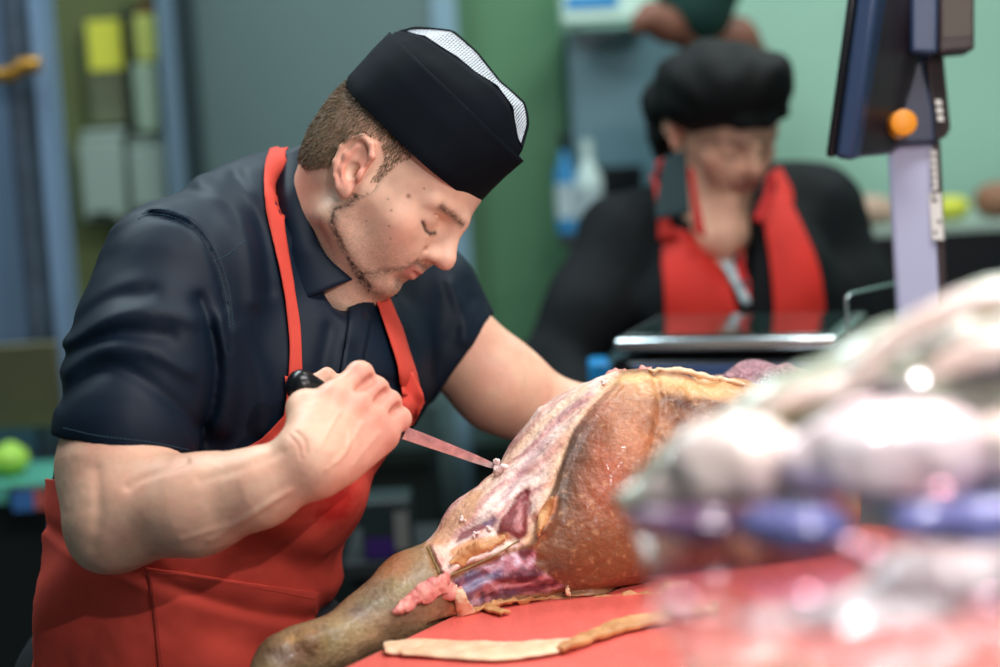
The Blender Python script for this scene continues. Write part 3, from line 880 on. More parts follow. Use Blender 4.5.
# blood smear on the bib is a stain of the cloth
nt = M_red.node_tree; bs = nt.nodes['Principled BSDF']; src = bs.inputs['Base Color'].links[0].from_socket
tcn = nt.nodes.new('ShaderNodeTexCoord'); vm = nt.nodes.new('ShaderNodeVectorMath'); vm.operation = 'DISTANCE'
q, n_ = cast(b_ap, 336, 500); vm.inputs[1].default_value = tuple(q - wloc(man)) if q is not None else (0, 0, 0)
nz_ = nt.nodes.new('ShaderNodeTexNoise'); nz_.inputs['Scale'].default_value = 60; nt.links.new(tcn.outputs['Object'], nz_.inputs['Vector'])
nt.links.new(tcn.outputs['Object'], vm.inputs[0])
ad = nt.nodes.new('ShaderNodeMath'); ad.operation = 'MULTIPLY_ADD'; nt.links.new(nz_.outputs['Fac'], ad.inputs[0]); ad.inputs[1].default_value = .05; nt.links.new(vm.outputs['Value'], ad.inputs[2])
mr = nt.nodes.new('ShaderNodeMapRange'); nt.links.new(ad.outputs[0], mr.inputs['Value']); mr.inputs['From Min'].default_value = .036; mr.inputs['From Max'].default_value = .062; mr.inputs['To Min'].default_value = .75; mr.inputs['To Max'].default_value = 0
mx = nt.nodes.new('ShaderNodeMix'); mx.data_type = 'RGBA'; nt.links.new(mr.outputs[0], mx.inputs[0]); nt.links.new(src, mx.inputs[6]); mx.inputs[7].default_value = (*srgb(176, 12, 16), 1); nt.links.new(mx.outputs[2], bs.inputs['Base Color'])

# ---- chain mail glove on the far hand
M_mail = mat('steel_mail', srgb(186, 140, 148), rough=.42, metal=.5, weave=300, bump=1.0, bdist=.004, noise=.4, nscale=300)
gl = Vol((.20, 2.10, -.12), (.36, 2.36, .02), .0022)
gl.cone(P3(738, 392, 2.26), P3(752, 384, 2.255), .024, .024, .012); gl.cone(P3(752, 384, 2.255), P3(768, 384, 2.25), .0235, .022, .012)
for i, (x, y, d) in enumerate([(804, 377, 2.20), (806, 383, 2.215), (806, 388, 2.24), (800, 393, 2.262)]):
    gl.path([P3(765, 379 + 3 * i, 2.225 + .016 * i), P3(786, 372 + 4 * i, 2.215 + .016 * i), P3(x, y + 2, d), P3(x + 2, y + 14, d)], [.010, .0088, .0082, .0070], .004)
gl.path([P3(750, 392, 2.23), P3(766, 396, 2.195), P3(780, 398, 2.185)], [.012, .0095, .008], .006)
gV, gF = gl.mesh(); gV += (.0006 * fbm(gV, 300, 2, 1))[:, None] * vnormals(gV, gF)
glove = mk('chain_mail_glove', to_world(relax(gV, gF, 1, .3)), gF, M_mail, man)

# ---- knife in the near hand
K0 = W(289, 380, 1.925); K1 = W(400, 433, 1.980); K2 = W(503, 469, 2.035)
kn = empty('boning_knife', K0, 'boning knife with black plastic handle and worn steel blade, held in the right fist', 'knife')
M_blk = mat('black_plastic', srgb(12, 15, 20), rough=.28, bump=.1, bscale=500, bdist=.0004)
M_blade = mat('worn_steel', srgb(206, 204, 208), rough=.34, metal=.85, rnoise=.12, nscale=120, noise=.25, bump=.08, bscale=300, stretch=(1, 1, 1))
kd = (K1 - K0); kl = np.linalg.norm(kd); kd /= kl
b = MB(); tt = [0, .012, .05, .12, .2, .3, .42, .6, .8, .95, 1.0]; rr = [.004, .0095, .0138, .0150, .0138, .0118, .0112, .0115, .0118, .0128, .010]
b.tube([K0 + kd * kl * t for t in tt], rr, 20); b.build('handle', M_blk, kn, smooth=True)
bd = K2 - K1; bl_ = np.linalg.norm(bd); bd /= bl_
up = np.cross(bd, AD); up /= np.linalg.norm(up); up = up if up[2] > 0 else -up; sd = np.cross(bd, up)
def blade_pt(t, w): # w: 0 spine .. 1 edge
    h = np.interp(t, [0, .06, .3, .75, .93, 1.0], [.0100, .0110, .0100, .0072, .0050, .0008]) * 1.15
    return K1 - kd * .004 + bd * bl_ * t + up * (h * .5 - h * w * .98 - .002 * t * t + .001)
V = []; F = []; n = 40
for i in range(n + 1):
    t = i / n; th = .0011 * (1 - .5 * t)
    V += [blade_pt(t, 0) + sd * th, blade_pt(t, .55) + sd * th * .8, blade_pt(t, 1), blade_pt(t, .55) - sd * th * .8, blade_pt(t, 0) - sd * th]
for i in range(n):
    for j in range(5): F.append((i * 5 + j, i * 5 + (j + 1) % 5, (i + 1) * 5 + (j + 1) % 5, (i + 1) * 5 + j))
F += [(4, 3, 2, 1, 0), tuple(n * 5 + j for j in range(5))]
mk('blade', np.array(V), F, M_blade, kn, smooth=False)
# ================================================================== counter and board
ZB = .99
pA = at_z(340, 667, ZB); pB = at_z(482, 600, ZB)
e = (pB - pA); e[2] = 0; e /= np.linalg.norm(e)                     # along the left edge, away from the camera
nrm = np.array([e[1], -e[0], 0.0])                                   # to the right
up3 = np.array([0, 0, 1.0])
def slab(name, s0, s1, t0, t1, z0, z1, m, parent=None, bev=.004, **kw):
    b = MB(); o = pA * [1, 1, 0]
    c = o + e * (s0 + s1) / 2 + nrm * (t0 + t1) / 2 + up3 * (z0 + z1) / 2
    b.box(c, [(s1 - s0) / 2, (t1 - t0) / 2, (z1 - z0) / 2], np.stack([e, nrm, up3], 1))
    return b.build(name, m, parent, bev=bev, **kw)
M_board = mat('red_poly_board', srgb(226, 102, 92), rough=.42, noise=.10, nscale=60, bump=.6, bscale=320, bdist=.0010, stretch=(1, .25, 1), rnoise=.1, spec=.45)
M_steel = mat('brushed_steel', srgb(150, 158, 164), rough=.35, metal=.9, noise=.1, nscale=60)
M_dark = mat('dark_plinth', srgb(30, 34, 38), rough=.6)
slab('cutting_board', -.03, .62, 0, .62, ZB - .03, ZB, M_board, bev=.006, label='red plastic cutting board under the ham leg', cat='cutting board')
ct = empty('counter', pA * [1, 1, 0] + e * .3 + nrm * .5, 'steel work counter carrying the red board and the scale', 'counter')
slab('countertop', -.05, 1.8, .03, .95, ZB - .07, ZB - .0302, M_steel, ct)
slab('cabinet_body', -.0, 1.75, .10, .93, .08, ZB - .0702, M_dark, ct, bev=.01)
slab('plinth', .05, 1.7, .14, .88, 0, .0798, M_dark, ct, bev=0)

# ================================================================== the ham
hv_ = Vol((-.27, 1.80, -.36), (.36, 2.26, .01), .0023)
Q = C
hv_.path([Q(280, 659, 1.895), Q(306, 653, 1.905), Q(336, 643, 1.92), Q(368, 624, 1.945), Q(400, 606, 1.965), Q(420, 592, 1.98)], [.020, .0225, .0215, .0265, .0330, .0345], .02)
hv_.ell(Q(410, 578, 1.985), (.022, .02, .018), .02)
hv_.path([Q(420, 592, 1.98), Q(450, 582, 2.0), Q(500, 550, 2.03)], [.0345, .038, .0545], .02)
hv_.cone(Q(500, 550, 2.03), Q(612, 490, 2.09), .0545, .1010, .03, flat=((0, 1, 0), .86))
hv_.cone(Q(612, 490, 2.09), Q(735, 486, 2.12), .1010, .0950, .03, flat=((0, 1, 0), .86))
hv_.cone(Q(735, 486, 2.12), Q(800, 492, 2.13), .095, .075, .04, flat=((0, 1, 0), .86))
hv_.ell(Q(650, 395, 2.12), (.042, .05, .026), .03)
hv_.cone(Q(610, 392, 2.10), Q(560, 428, 2.07), .016, .014, .02)
hv_.cone(Q(560, 428, 2.07), Q(470, 522, 2.02), .014, .014, .02)
hv_.ell(Q(575, 545, 2.03), (.06, .04, .05), .03)
# foot
hv_.path([Q(298, 652, 1.90), Q(280, 659, 1.893), Q(264, 670, 1.885)], [.019, .0175, .013], .010)
hv_.path([Q(298, 662, 1.895), Q(274, 672, 1.88), Q(258, 684, 1.872)], [.014, .014, .010], .008)
hv_.ell(Q(300, 662, 1.888), (.010, .010, .008), .006); hv_.ell(Q(310, 640, 1.888), (.012, .009, .007), .008)
near = np.abs(hv_.D) < .014; ii = np.nonzero(near)
pts = np.stack([hv_.ax[0][ii[0]], hv_.ax[1][ii[1]], hv_.ax[2][ii[2]]], 1); px_, py_ = proj(pts)
dd = np.zeros(len(pts))
main = sstep(px_, 425, 450)
dd += main * .0034 * fbm(pts, 20, 3, 1) + (.4 + .6 * main) * .0009 * fbm(pts, 90, 3, 2)
def crease(P, a, w):
    global dd
    dd = dd - a * np.exp(-(distpoly(px_, py_, smoothline(P, 30)) / w) ** 2)
SEAM = [(428, 548), (436, 566), (446, 586), (452, 602)]
crease(SEAM, -.004, 2.5); crease([(433, 546), (442, 566), (452, 585)], .004, 2.2)
CUT = [(616, 380), (594, 405), (574, 432), (560, 462), (552, 492), (541, 520), (528, 540)]
crease(CUT, -.0030, 3.0); crease([(x + 5, y + 4) for x, y in CUT], .0032, 3.5)
crease([(508, 512), (524, 494), (531, 514), (526, 538), (508, 542), (494, 532)], -.0045, 6)
crease([(455, 541), (478, 526), (492, 521)], -.004, 5)
crease([(455, 590), (490, 572), (520, 556), (540, 560)], -.003, 4)
crease([(458, 596), (500, 580), (545, 576)], .003, 4); crease([(470, 602), (510, 590), (548, 584)], -.0025, 3)
crease([(440, 572), (468, 560), (496, 552)], .0035, 4); crease([(446, 580), (480, 566), (520, 548)], -.004, 3)
crease([(536, 512), (550, 498), (555, 512), (546, 530)], .005, 6)
crease([(654, 374), (660, 402), (654, 440), (646, 470)], -.004, 4)
crease([(664, 420), (700, 430), (730, 418)], -.005, 8); crease([(670, 450), (690, 455), (720, 450)], .003, 4)
crease([(660, 440), (672, 455), (690, 470)], -.003, 3)
crease([(470, 614), (520, 600), (570, 596), (640, 594), (700, 588)], .004, 3)
crease([(520, 606), (580, 590), (660, 588)], -.003, 3)
ex = (px_ > 640) & (py_ < 470)
dd += np.where(ex, .0016 * fbm(pts * [1, 1, 1], 70, 3, 9), 0)
fat = np.exp(-(sdpoly(px_, py_, [(440, 545), (500, 470), (560, 410), (612, 378), (590, 405), (560, 455), (545, 500), (500, 515), (460, 540)]) / 12) ** 2)
dd += .0012 * np.sin((px_ * .7 + py_ * .72) * .35 + 2 * fbm(pts, 30, 2, 5)) * (sdpoly(px_, py_, [(440, 545), (500, 470), (560, 410), (612, 378), (590, 405), (560, 455), (545, 500), (500, 515), (460, 540)]) < 3)
hv_.D[ii] += dd.astype(np.float32)
aV, aF = hv_.mesh(); aV = relax(aV, aF, 1, .25)
# albedo of rind, fat and lean
px_, py_ = proj(aV); n1_ = fbm(aV, 16, 4, 21); n2_ = fbm(aV, 55, 4, 22); n3_ = fbm(aV, 260, 2, 23)
wx = px_ + 9 * n1_ + 4 * n2_; wy = py_ + 9 * fbm(aV, 16, 4, 31) + 4 * fbm(aV, 55, 3, 32)
col = np.tile(srgb(164, 112, 78), (len(aV), 1))
def blob(x, y, rx, ry, ang, c, s=.8, p=1.0):
    global col
    a = math.radians(ang); u = (wx - x) * math.cos(a) + (wy - y) * math.sin(a); v = -(wx - x) * math.sin(a) + (wy - y) * math.cos(a)
    col = blend(col, s * np.exp(-((u / rx) ** 2 + (v / ry) ** 2) ** p), c)
def poly(P, c, s=.9, soft=3.0, x=None, y=None):
    global col
    d = sdpoly(px_ + 3 * n2_ if x is None else x, py_ + 3 * n1_ if y is None else y, P); col = blend(col, s * (1 - sstep(d, -soft, soft)), c)
col = blend(col, sstep(n1_, -.3, .8) * .6, srgb(196, 128, 84)); col = blend(col, sstep(-n1_, .1, .9) * .55, srgb(142, 86, 56))
col = blend(col, sstep(n2_, .0, .7) * .6, srgb(104, 62, 44))
for B in [(600, 560, 90, 40, 0, srgb(104, 66, 42), .8), (575, 500, 30, 70, 15, srgb(112, 76, 54), .7), (590, 540, 46, 40, 0, srgb(120, 76, 46), .6), (640, 560, 60, 26, 0, srgb(150, 96, 58), .6), (612, 470, 26, 46, 20, srgb(176, 82, 48), .8),
          (572, 450, 17, 38, 28, srgb(74, 66, 62), .9), (562, 492, 13, 28, 15, srgb(84, 70, 62), .8), (618, 445, 14, 10, 30, srgb(110, 66, 52), .7), (606, 408, 24, 20, -30, srgb(168, 108, 86), .8), (632, 440, 18, 34, 10, srgb(206, 142, 104), .75),
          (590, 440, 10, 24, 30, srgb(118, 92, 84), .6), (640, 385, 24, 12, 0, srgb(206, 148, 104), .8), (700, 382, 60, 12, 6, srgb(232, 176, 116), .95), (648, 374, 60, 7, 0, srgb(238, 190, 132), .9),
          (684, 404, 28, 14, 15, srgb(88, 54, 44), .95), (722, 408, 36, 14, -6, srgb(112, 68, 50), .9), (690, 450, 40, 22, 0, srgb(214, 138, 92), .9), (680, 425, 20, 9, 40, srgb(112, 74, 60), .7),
          (670, 500, 34, 34, 0, srgb(186, 104, 66), .7), (560, 560, 18, 10, 0, srgb(96, 70, 56), .7), (536, 470, 7, 26, 28, srgb(210, 170, 128), .6), (620, 500, 16, 22, 0, srgb(150, 72, 44), .6),
          (640, 480, 20, 12, 60, srgb(120, 70, 50), .5), (690, 560, 60, 16, -4, srgb(120, 76, 54), .6)]: blob(*B)
# shank rind: olive with bruised patches
sk = 1 - sstep(px_ - .35 * (py_ - 575), 432, 440)
shank = np.tile(srgb(158, 130, 96), (len(aV), 1)); keep = col; col = shank
for B in [(402, 570, 26, 10, -30, srgb(178, 112, 68), .8), (380, 592, 12, 14, 0, srgb(112, 92, 92), .6), (398, 592, 20, 10, 0, srgb(154, 140, 92), .7), (362, 610, 14, 9, -40, srgb(92, 72, 78), .75), (350, 630, 18, 12, 0, srgb(166, 146, 96), .8),
          (372, 636, 16, 10, 0, srgb(188, 150, 110), .8), (335, 640, 14, 14, 0, srgb(148, 134, 84), .7), (412, 612, 24, 12, -20, srgb(146, 116, 86), .7), (300, 650, 22, 14, 0, srgb(124, 82, 48), .9), (272, 655, 18, 14, 0, srgb(92, 66, 48), .9),
          (318, 632, 14, 7, 0, srgb(168, 122, 74), .8), (292, 636, 8, 4, 0, srgb(206, 160, 104), .8), (395, 560, 20, 6, -30, srgb(150, 92, 54), .7), (376, 605, 14, 8, 20, srgb(132, 128, 88), .7), (425, 575, 10, 16, 0, srgb(150, 126, 92), .8), (270, 662, 6, 5, 0, srgb(186, 170, 140), .6), (310, 655, 6, 6, 0, srgb(84, 56, 36), .7)]: blob(*B)
col = blend(col, sstep(n2_, .1, .9) * .4, srgb(104, 78, 58)); col = blend(col, sstep(n3_, .35, .8) * .3, srgb(84, 60, 46))
col = keep * (1 - sk[:, None]) + col * sk[:, None]
# pared side: fat with rosy streaks
FAT = [(426, 540), (440, 515), (462, 486), (490, 448), (530, 405), (570, 372), (606, 362), (618, 372), (612, 386), (592, 406), (572, 433), (560, 462), (550, 492), (540, 520), (530, 545), (500, 552), (462, 568), (444, 582)]
d = sdpoly(px_ + 2 * n2_, py_ + 2 * n1_, FAT); wF = 1 - sstep(d, -2, 2)
fc = np.tile(srgb(244, 216, 204), (len(aV), 1))
str_ = np.sin((px_ * .62 + py_ * .78) * .30 + 3.0 * fbm(aV, 18, 3, 41)); s2 = np.sin((px_ * .66 + py_ * .75) * .62 + 3.5 * fbm(aV, 30, 3, 43))
fc = blend(fc, sstep(str_, .25, .9) * .6, srgb(214, 148, 140)); fc = blend(fc, sstep(s2, .6, 1) * .5, srgb(176, 120, 136)); fc = blend(fc, sstep(-str_, .2, .9) * .55, srgb(250, 232, 222))
fc = blend(fc, np.exp(-(distpoly(px_, py_, CUT) / 9) ** 2) * .6, srgb(222, 166, 104))
fc = blend(fc, np.exp(-(distpoly(px_, py_, [(470, 506), (505, 462), (545, 420), (585, 388)]) / 5) ** 2) * .5, srgb(236, 190, 140))
fc = blend(fc, np.exp(-(distpoly(px_ + 5 * n2_, py_, [(505, 500), (530, 455), (560, 415), (590, 395)]) / 3.5) ** 2) * .55, srgb(150, 98, 120))
fc = blend(fc, np.exp(-(distpoly(px_, py_, [(436, 545), (450, 558), (480, 556), (505, 545)]) / 8) ** 2) * .6, srgb(236, 200, 170))
fc = blend(fc, np.exp(-(((px_ - 436) / 9) ** 2 + ((py_ - 560) / 14) ** 2)) * .6, srgb(232, 150, 138))
col = col * (1 - wF[:, None]) + fc * wF[:, None]
poly([(426, 546), (450, 512), (470, 490), (486, 490), (474, 512), (444, 548)], srgb(204, 150, 108), .8, 3)
poly([(499, 526), (507, 512), (520, 494), (529, 490), (531, 512), (528, 534), (518, 541), (508, 534), (496, 540)], srgb(120, 34, 40), .95, 1.6)
poly([(517, 508), (522, 500), (524, 528), (516, 534)], srgb(222, 150, 150), .5, 1.5)
poly([(455, 545), (463, 533), (476, 526), (492, 520), (494, 527), (478, 534), (466, 542)], srgb(128, 48, 62), .9, 2.0)
poly([(480, 524), (494, 516), (500, 522), (486, 530)], srgb(96, 92, 132), .6, 2)
poly([(448, 552), (470, 543), (492, 538), (508, 534), (512, 540), (494, 548), (470, 556), (452, 560)], srgb(222, 156, 104), .85, 2)
poly([(450, 560), (476, 556), (504, 549), (506, 556), (478, 564), (452, 568)], srgb(240, 214, 206), .8, 1.6)
poly([(536, 532), (541, 512), (548, 500), (556, 496), (554, 512), (546, 526), (538, 538)], srgb(206, 128, 80), .9, 1.6)
LEAN = [(448, 584), (470, 573), (498, 562), (524, 548), (536, 552), (534, 566), (552, 578), (566, 586), (548, 592), (516, 596), (486, 604), (464, 612)]
d = sdpoly(px_ + 2 * n2_, py_ + 2 * n1_, LEAN); wL = (1 - sstep(d, -2, 2)) * (py_ < 640)
lc = np.tile(srgb(190, 128, 142), (len(aV), 1))
ls = np.sin((px_ * .36 + py_ * .95) * .34 + 4.5 * fbm(aV, 30, 4, 51)); l2 = fbm(aV, 50, 3, 53)
lc = blend(lc, sstep(ls, -.1, .5) * .85, srgb(96, 30, 44)); lc = blend(lc, sstep(-ls, .55, .95) * .7, srgb(232, 206, 224)); lc = blend(lc, sstep(l2, .25, .7) * .6, srgb(78, 82, 118)); lc = blend(lc, sstep(-l2, .5, .9) * .7, srgb(74, 24, 44))
lc = blend(lc, np.exp(-(distpoly(px_, py_, [(452, 594), (480, 582), (500, 572)]) / 4) ** 2) * .7, srgb(70, 74, 120))
col = col * (1 - wL[:, None]) + lc * wL[:, None]
col = blend(col, np.exp(-(distpoly(px_, py_, SEAM) / 2.0) ** 2) * .7 * (1 - sstep(px_, 470, 480)), srgb(120, 96, 52))
col = blend(col, np.exp(-(distpoly(px_, py_, [(566, 470), (552, 500), (536, 540), (524, 548)]) / 2.2) ** 2) * .6, srgb(112, 76, 48))
col = blend(col, np.exp(-(distpoly(px_ + 3 * n3_, py_, [(468, 612), (520, 600), (600, 596), (700, 590)]) / 4) ** 2) * .6, srgb(186, 152, 112))
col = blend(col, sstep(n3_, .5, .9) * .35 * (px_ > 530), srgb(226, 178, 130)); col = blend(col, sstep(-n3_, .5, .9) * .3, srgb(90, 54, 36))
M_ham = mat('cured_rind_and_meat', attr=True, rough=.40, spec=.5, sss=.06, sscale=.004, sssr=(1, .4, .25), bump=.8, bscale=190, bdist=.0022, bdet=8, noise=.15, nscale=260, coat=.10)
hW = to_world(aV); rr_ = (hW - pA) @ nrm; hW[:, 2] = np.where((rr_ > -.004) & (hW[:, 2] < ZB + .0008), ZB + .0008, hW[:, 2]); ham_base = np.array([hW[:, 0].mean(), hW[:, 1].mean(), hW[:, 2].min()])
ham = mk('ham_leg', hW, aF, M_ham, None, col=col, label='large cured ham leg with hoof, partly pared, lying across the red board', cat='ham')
b_ham = bvh_of(hW, aF)
zz = (hW[:, 2] - ZB); rr_ = (hW - pA) @ nrm
# loose pieces of meat on the ham
def ribbon(name, path, widths, m, parent, thick, seed=0, off=.004, bv=None, curl=.003, depth=None, n=40, w_=9, jag=1.0, **kw):
    P = smoothline(path, n); ws = np.interp(np.linspace(0, 1, n), np.linspace(0, 1, len(widths)), widths)
    pts = [cast(bv or b_ham, p[0], p[1], off)[0] if depth is None else W(p[0], p[1], depth) for p in P]
    for i in range(n):
        if pts[i] is None: pts[i] = W(P[i][0], P[i][1], ((pts[i - 1] - CAM) @ AD) if i else 2.0)
    pts = np.array(pts); G = np.zeros((n, w_, 3))
    for i in range(n):
        t = pts[min(i + 1, n - 1)] - pts[max(i - 1, 0)]; t /= np.linalg.norm(t); s = np.cross(t, -AD); s /= np.linalg.norm(s)
        for j in range(w_):
            u = (j / (w_ - 1) - .5); G[i, j] = pts[i] + s * u * ws[i] + (-AD) * curl * (1 - 4 * u * u) 
    nn = fbm(G.reshape(-1, 3), 110, 3, seed).reshape(n, w_); G += nn[..., None] * (-AD) * .0018
    for j in range(w_):
        k_ = ((j / (w_ - 1) - .5) * 2); G[:, j] += (jag * fbm(G[:, 0 if k_ < 0 else -1], 190, 3, seed + (1 if k_ < 0 else 2)) * .0030 * abs(k_) ** 1.5)[:, None] * AU
    b = MB(); b.grid(G); o = b.build(name, m, parent, smooth=True, **kw); solidify(o, thick, 0)
    md = o.modifiers.new('soft', 'SUBSURF'); md.levels = 1; md.render_levels = 1
    return o
M_rose = mat('rosy_meat', srgb(200, 96, 92), rough=.4, noise=.9, nscale=90, col2=srgb(240, 178, 164), bump=.5, bscale=200, bdist=.001, sss=.1)
M_fat = mat('fat', srgb(240, 214, 180), rough=.42, noise=.7, nscale=45, col2=srgb(224, 170, 128), bump=.4, bscale=200, bdist=.001, sss=.15)
M_wfat = mat('white_fat', srgb(246, 226, 222), rough=.45, noise=.5, nscale=120, col2=srgb(238, 196, 190), bump=.6, bscale=300, bdist=.001, sss=.15)
M_rind = mat('dried_rind', srgb(176, 116, 68), rough=.5, noise=.8, nscale=60, col2=srgb(226, 176, 120), bump=.6, bscale=200, bdist=.001, sss=.05)
M_twine = mat('twine', srgb(150, 128, 84), rough=.9)
ribbon('hanging_flap', [(456, 592), (446, 585), (436, 586), (424, 593), (414, 598), (402, 607), (391, 613)], [.010, .020, .016, .021, .013, .012, .003], M_rose, ham, .0022, 3, .005, n=60, w_=13, jag=.7)
ribbon('skin_flap', [(456, 590), (462, 604), (466, 622), (456, 632)], [.008, .016, .020, .008], M_fat, ham, .0016, 5, .004, jag=1.2)
ribbon('rind_flap', [(450, 566), (466, 557), (484, 550), (506, 538)], [.004, .016, .012, .003], M_rind, ham, .0014, 7, .0025, jag=1.4)
ribbon('rind_flap', [(540, 534), (546, 518), (554, 498)], [.002, .012, .003], M_rind, ham, .0014, 9, .0025, jag=.8)
ribbon('rind_rim', [(470, 613), (500, 603), (540, 598), (580, 600), (630, 596), (690, 590)], [.003, .006, .004, .008, .005, .005], M_rind, ham, .0012, 15, .001, n=90, jag=1.6)
ribbon('rind_rim', [(596, 388), (606, 378), (615, 372), (628, 376), (640, 372), (652, 369)], [.003, .010, .006, .009, .006, .004], M_rose, ham, .0018, 17, .001, depth=2.105, n=60, jag=1.5)
ribbon('fat_rim', [(648, 371), (680, 371), (712, 378), (745, 386)], [.003, .006, .006, .004], M_fat, ham, .0014, 19, .0015, n=50, jag=.6)
b = MB()
P_ = smoothline([(427, 547), (434, 562), (443, 580), (452, 600)], 30); tw = [cast(b_ham, x, y, .0012)[0] for x, y in P_]; tw = [t for t in tw if t is not None]
b.tube(tw, .0011, 6); b.build('twine', M_twine, ham, smooth=True)
P_ = smoothline([(442, 578), (470, 566), (500, 552), (520, 540)], 30); tw = [cast(b_ham, x, y, .001)[0] for x, y in P_]; b = MB(); b.tube([t for t in tw if t is not None], .0008, 6); b.build('twine', M_twine, ham, smooth=True)
def crumb(name, c, r, m, seed, parent=None, sq=(1, 1, 1), **kw):
    v = Vol(np.array([-1, -1, -1]) * r * 1.9, np.array([1, 1, 1]) * r * 1.9, r / 7)
    rg = np.random.default_rng(seed)
    for _ in range(6): v.ell(rg.normal(size=3) * r * .45 * sq, np.array([r, r, r]) * (.35 + .35 * rg.random(3)) * sq, r * .3)
    V, F = v.mesh(); V += (r * .22 * fbm(V / r, 2.2, 3, seed))[:, None] * vnormals(V, F)
    return mk(name, V + np.array(c), F, m, parent, **kw)
q = W(499, 466, 2.028); crumb('fat_shaving', q, .0068, M_wfat, 4, label='small white curl of fat on the knife tip', cat='fat shaving')
for i, (x, y) in enumerate([(463, 519), (489, 529), (476, 536), (604, 384)]):
    q, n_ = cast(b_ham, x, y, .002)
    if q is not None: crumb('fat_crumb', q, .0026, M_wfat, 20 + i, ham)
for i, (x, y, s_) in enumerate([(567, 588, .008)]):
    q, n_ = cast(b_ham, x, y, .003)
    if q is not None: crumb('fat_curl', q, .0045, M_fat, 30 + i, ham, sq=(.5, .5, 1.3))
# trimmings lying on the board
def trim(name, P, widths, m, seed, thick, **kw):
    n = 60; P = smoothline(P, n); ws = np.interp(np.linspace(0, 1, n), np.linspace(0, 1, len(widths)), widths)
    pts = np.array([at_z(x, y, ZB + .0008) for x, y in P]); G = np.zeros((n, 9, 3))
    for i in range(n):
        t = pts[min(i + 1, n - 1)] - pts[max(i - 1, 0)]; t /= np.linalg.norm(t); s = np.cross(t, up3)
        for j in range(9):
            u = j / 8 - .5; G[i, j] = pts[i] + s * u * ws[i]; 
    nz = np.abs(fbm(G.reshape(-1, 3), 60, 3, seed).reshape(n, 9)); edge = (1 - 4 * (np.linspace(-.5, .5, 9)) ** 2)
    G[:, :, 2] += thick * .35 + nz * thick * .8 * (.3 + .7 * edge)
    b = MB(); b.grid(G); o = b.build(name, m, None, smooth=True, **kw); solidify(o, thick * .55, 0)
    md = o.modifiers.new('soft', 'SUBSURF'); md.levels = 1; md.render_levels = 1
    return o
trim('fat_slice', [(384, 652), (410, 650), (450, 652), (500, 654), (545, 650), (590, 642)], [.030, .052, .050, .056, .046, .012], M_fat, 3, .006, label='long pale slice of fat lying on the front of the red board', cat='trimming')
trim('rind_strip', [(560, 655), (600, 638), (632, 628), (680, 622), (720, 620)], [.008, .022, .028, .022, .02], M_rind, 6, .010, label='brown strip of trimmed rind curling up on the red board', cat='trimming')
trim('rind_scrap', [(474, 613), (484, 608), (492, 612), (506, 616)], [.004, .014, .012, .012], M_rind, 9, .006, label='small tan scrap of rind on the board below the ham', cat='trimming')
# ================================================================== trousers and shoes
M_trou = mat('dark_trousers', srgb(24, 26, 32), rough=.8)
def legs(px0, d, top, parent, wd, hgt):
    c = to_world(C(px0, 600, d))[0]; x0, y0 = c[0], c[1]
    v = Vol((x0 - .3, y0 - .28, 0), (x0 + .3, y0 + .28, top + .1), .012)
    for s in (-1, 1):
        v.path([(x0 + s * wd, y0, top), (x0 + s * wd * 1.1, y0 - .01, top * .52), (x0 + s * wd * 1.15, y0, .09)], [.105, .075, .055], .03)
        v.cone((x0 + s * wd * 1.15, y0 - .02, .045), (x0 + s * wd * 1.25, y0 - .15, .036), .045, .036, .03)
    v.ell((x0, y0, top), (.165, .12, .12), .05)
    V, F = v.mesh(); V[:, 2] = np.maximum(V[:, 2], 0.001); return mk('trousers', relax(V, F, 1), F, M_trou, parent)
legs(190, 2.19, .86, man, .09, 0)
# ================================================================== the woman behind the scale
WS = .93; y_, p_ = math.radians(28), math.radians(36)
Fw = np.array([math.sin(y_) * math.cos(p_), -math.cos(y_) * math.cos(p_), -math.sin(p_)])
Uw = np.array([0, 0, 1.0]) - Fw * Fw[2]; Uw /= np.linalg.norm(Uw); Nw = np.cross(Uw, Fw)
r_ = math.radians(8); Nw, Uw = Nw * math.cos(r_) + Uw * math.sin(r_), Uw * math.cos(r_) - Nw * math.sin(r_)
RW = np.stack([Fw, Nw, Uw]); WO = C(677, 133, 3.034) + WS * .078 * Nw
def h2c(p): return WO + WS * (np.atleast_2d(p) @ RW)
def c2h(c): return (np.atleast_2d(c) - WO) @ RW.T / WS
k1 = c2h(C(712, 235, 3.120))[0]; k2 = c2h(C(722, 235, 3.068))[0]
wV, wF = head_mesh(.0026, [((-.03, 0, -.02), k1, .050, .056, .03), ((.01, 0, -.05), k2, .034, .044, .03)], female=True)
wc = head_colors(wV, True) * np.array([.92, .80, .76])
woman = empty('person', [*(to_world(C(730, 500, 3.120))[0][:2]), 0], 'person in black puffy cap, dark jacket and red apron, head bowed behind the scale', 'person')
M_wskin = mat('skin', attr=True, rough=.55)
tq = Vol(C(640, 340, 2.912), C(800, 200, 3.276), .006); tq.cone(C(712, 235, 3.120), C(725, 300, 3.120), .056, .09, .03); tV, tF = tq.mesh()
tcol = np.tile(np.array(srgb(214, 160, 134)), (len(tV), 1))
wbody = mk('body', to_world(np.vstack([h2c(wV), tV])), np.vstack([wF, tF + len(wV)]), M_wskin, woman, col=np.vstack([wc, tcol]))
M_wblack = mat('black_jacket_cloth', srgb(5, 11, 15), spec=.3, rough=.8, noise=.15, nscale=12)
M_wcap = mat('black_cap_cloth', srgb(10, 14, 15), spec=.3, rough=.75, noise=.1, nscale=20)
jv = Vol(C(490, 700, 2.912) * [1, 1, 1], (.75, 3.5, .34), .006)
jv.cone(C(735, 260, 3.162), C(745, 420, 3.162), .125, .14, .06); jv.cone(C(745, 420, 3.162), C(750, 690, 3.172), .14, .16, .06)
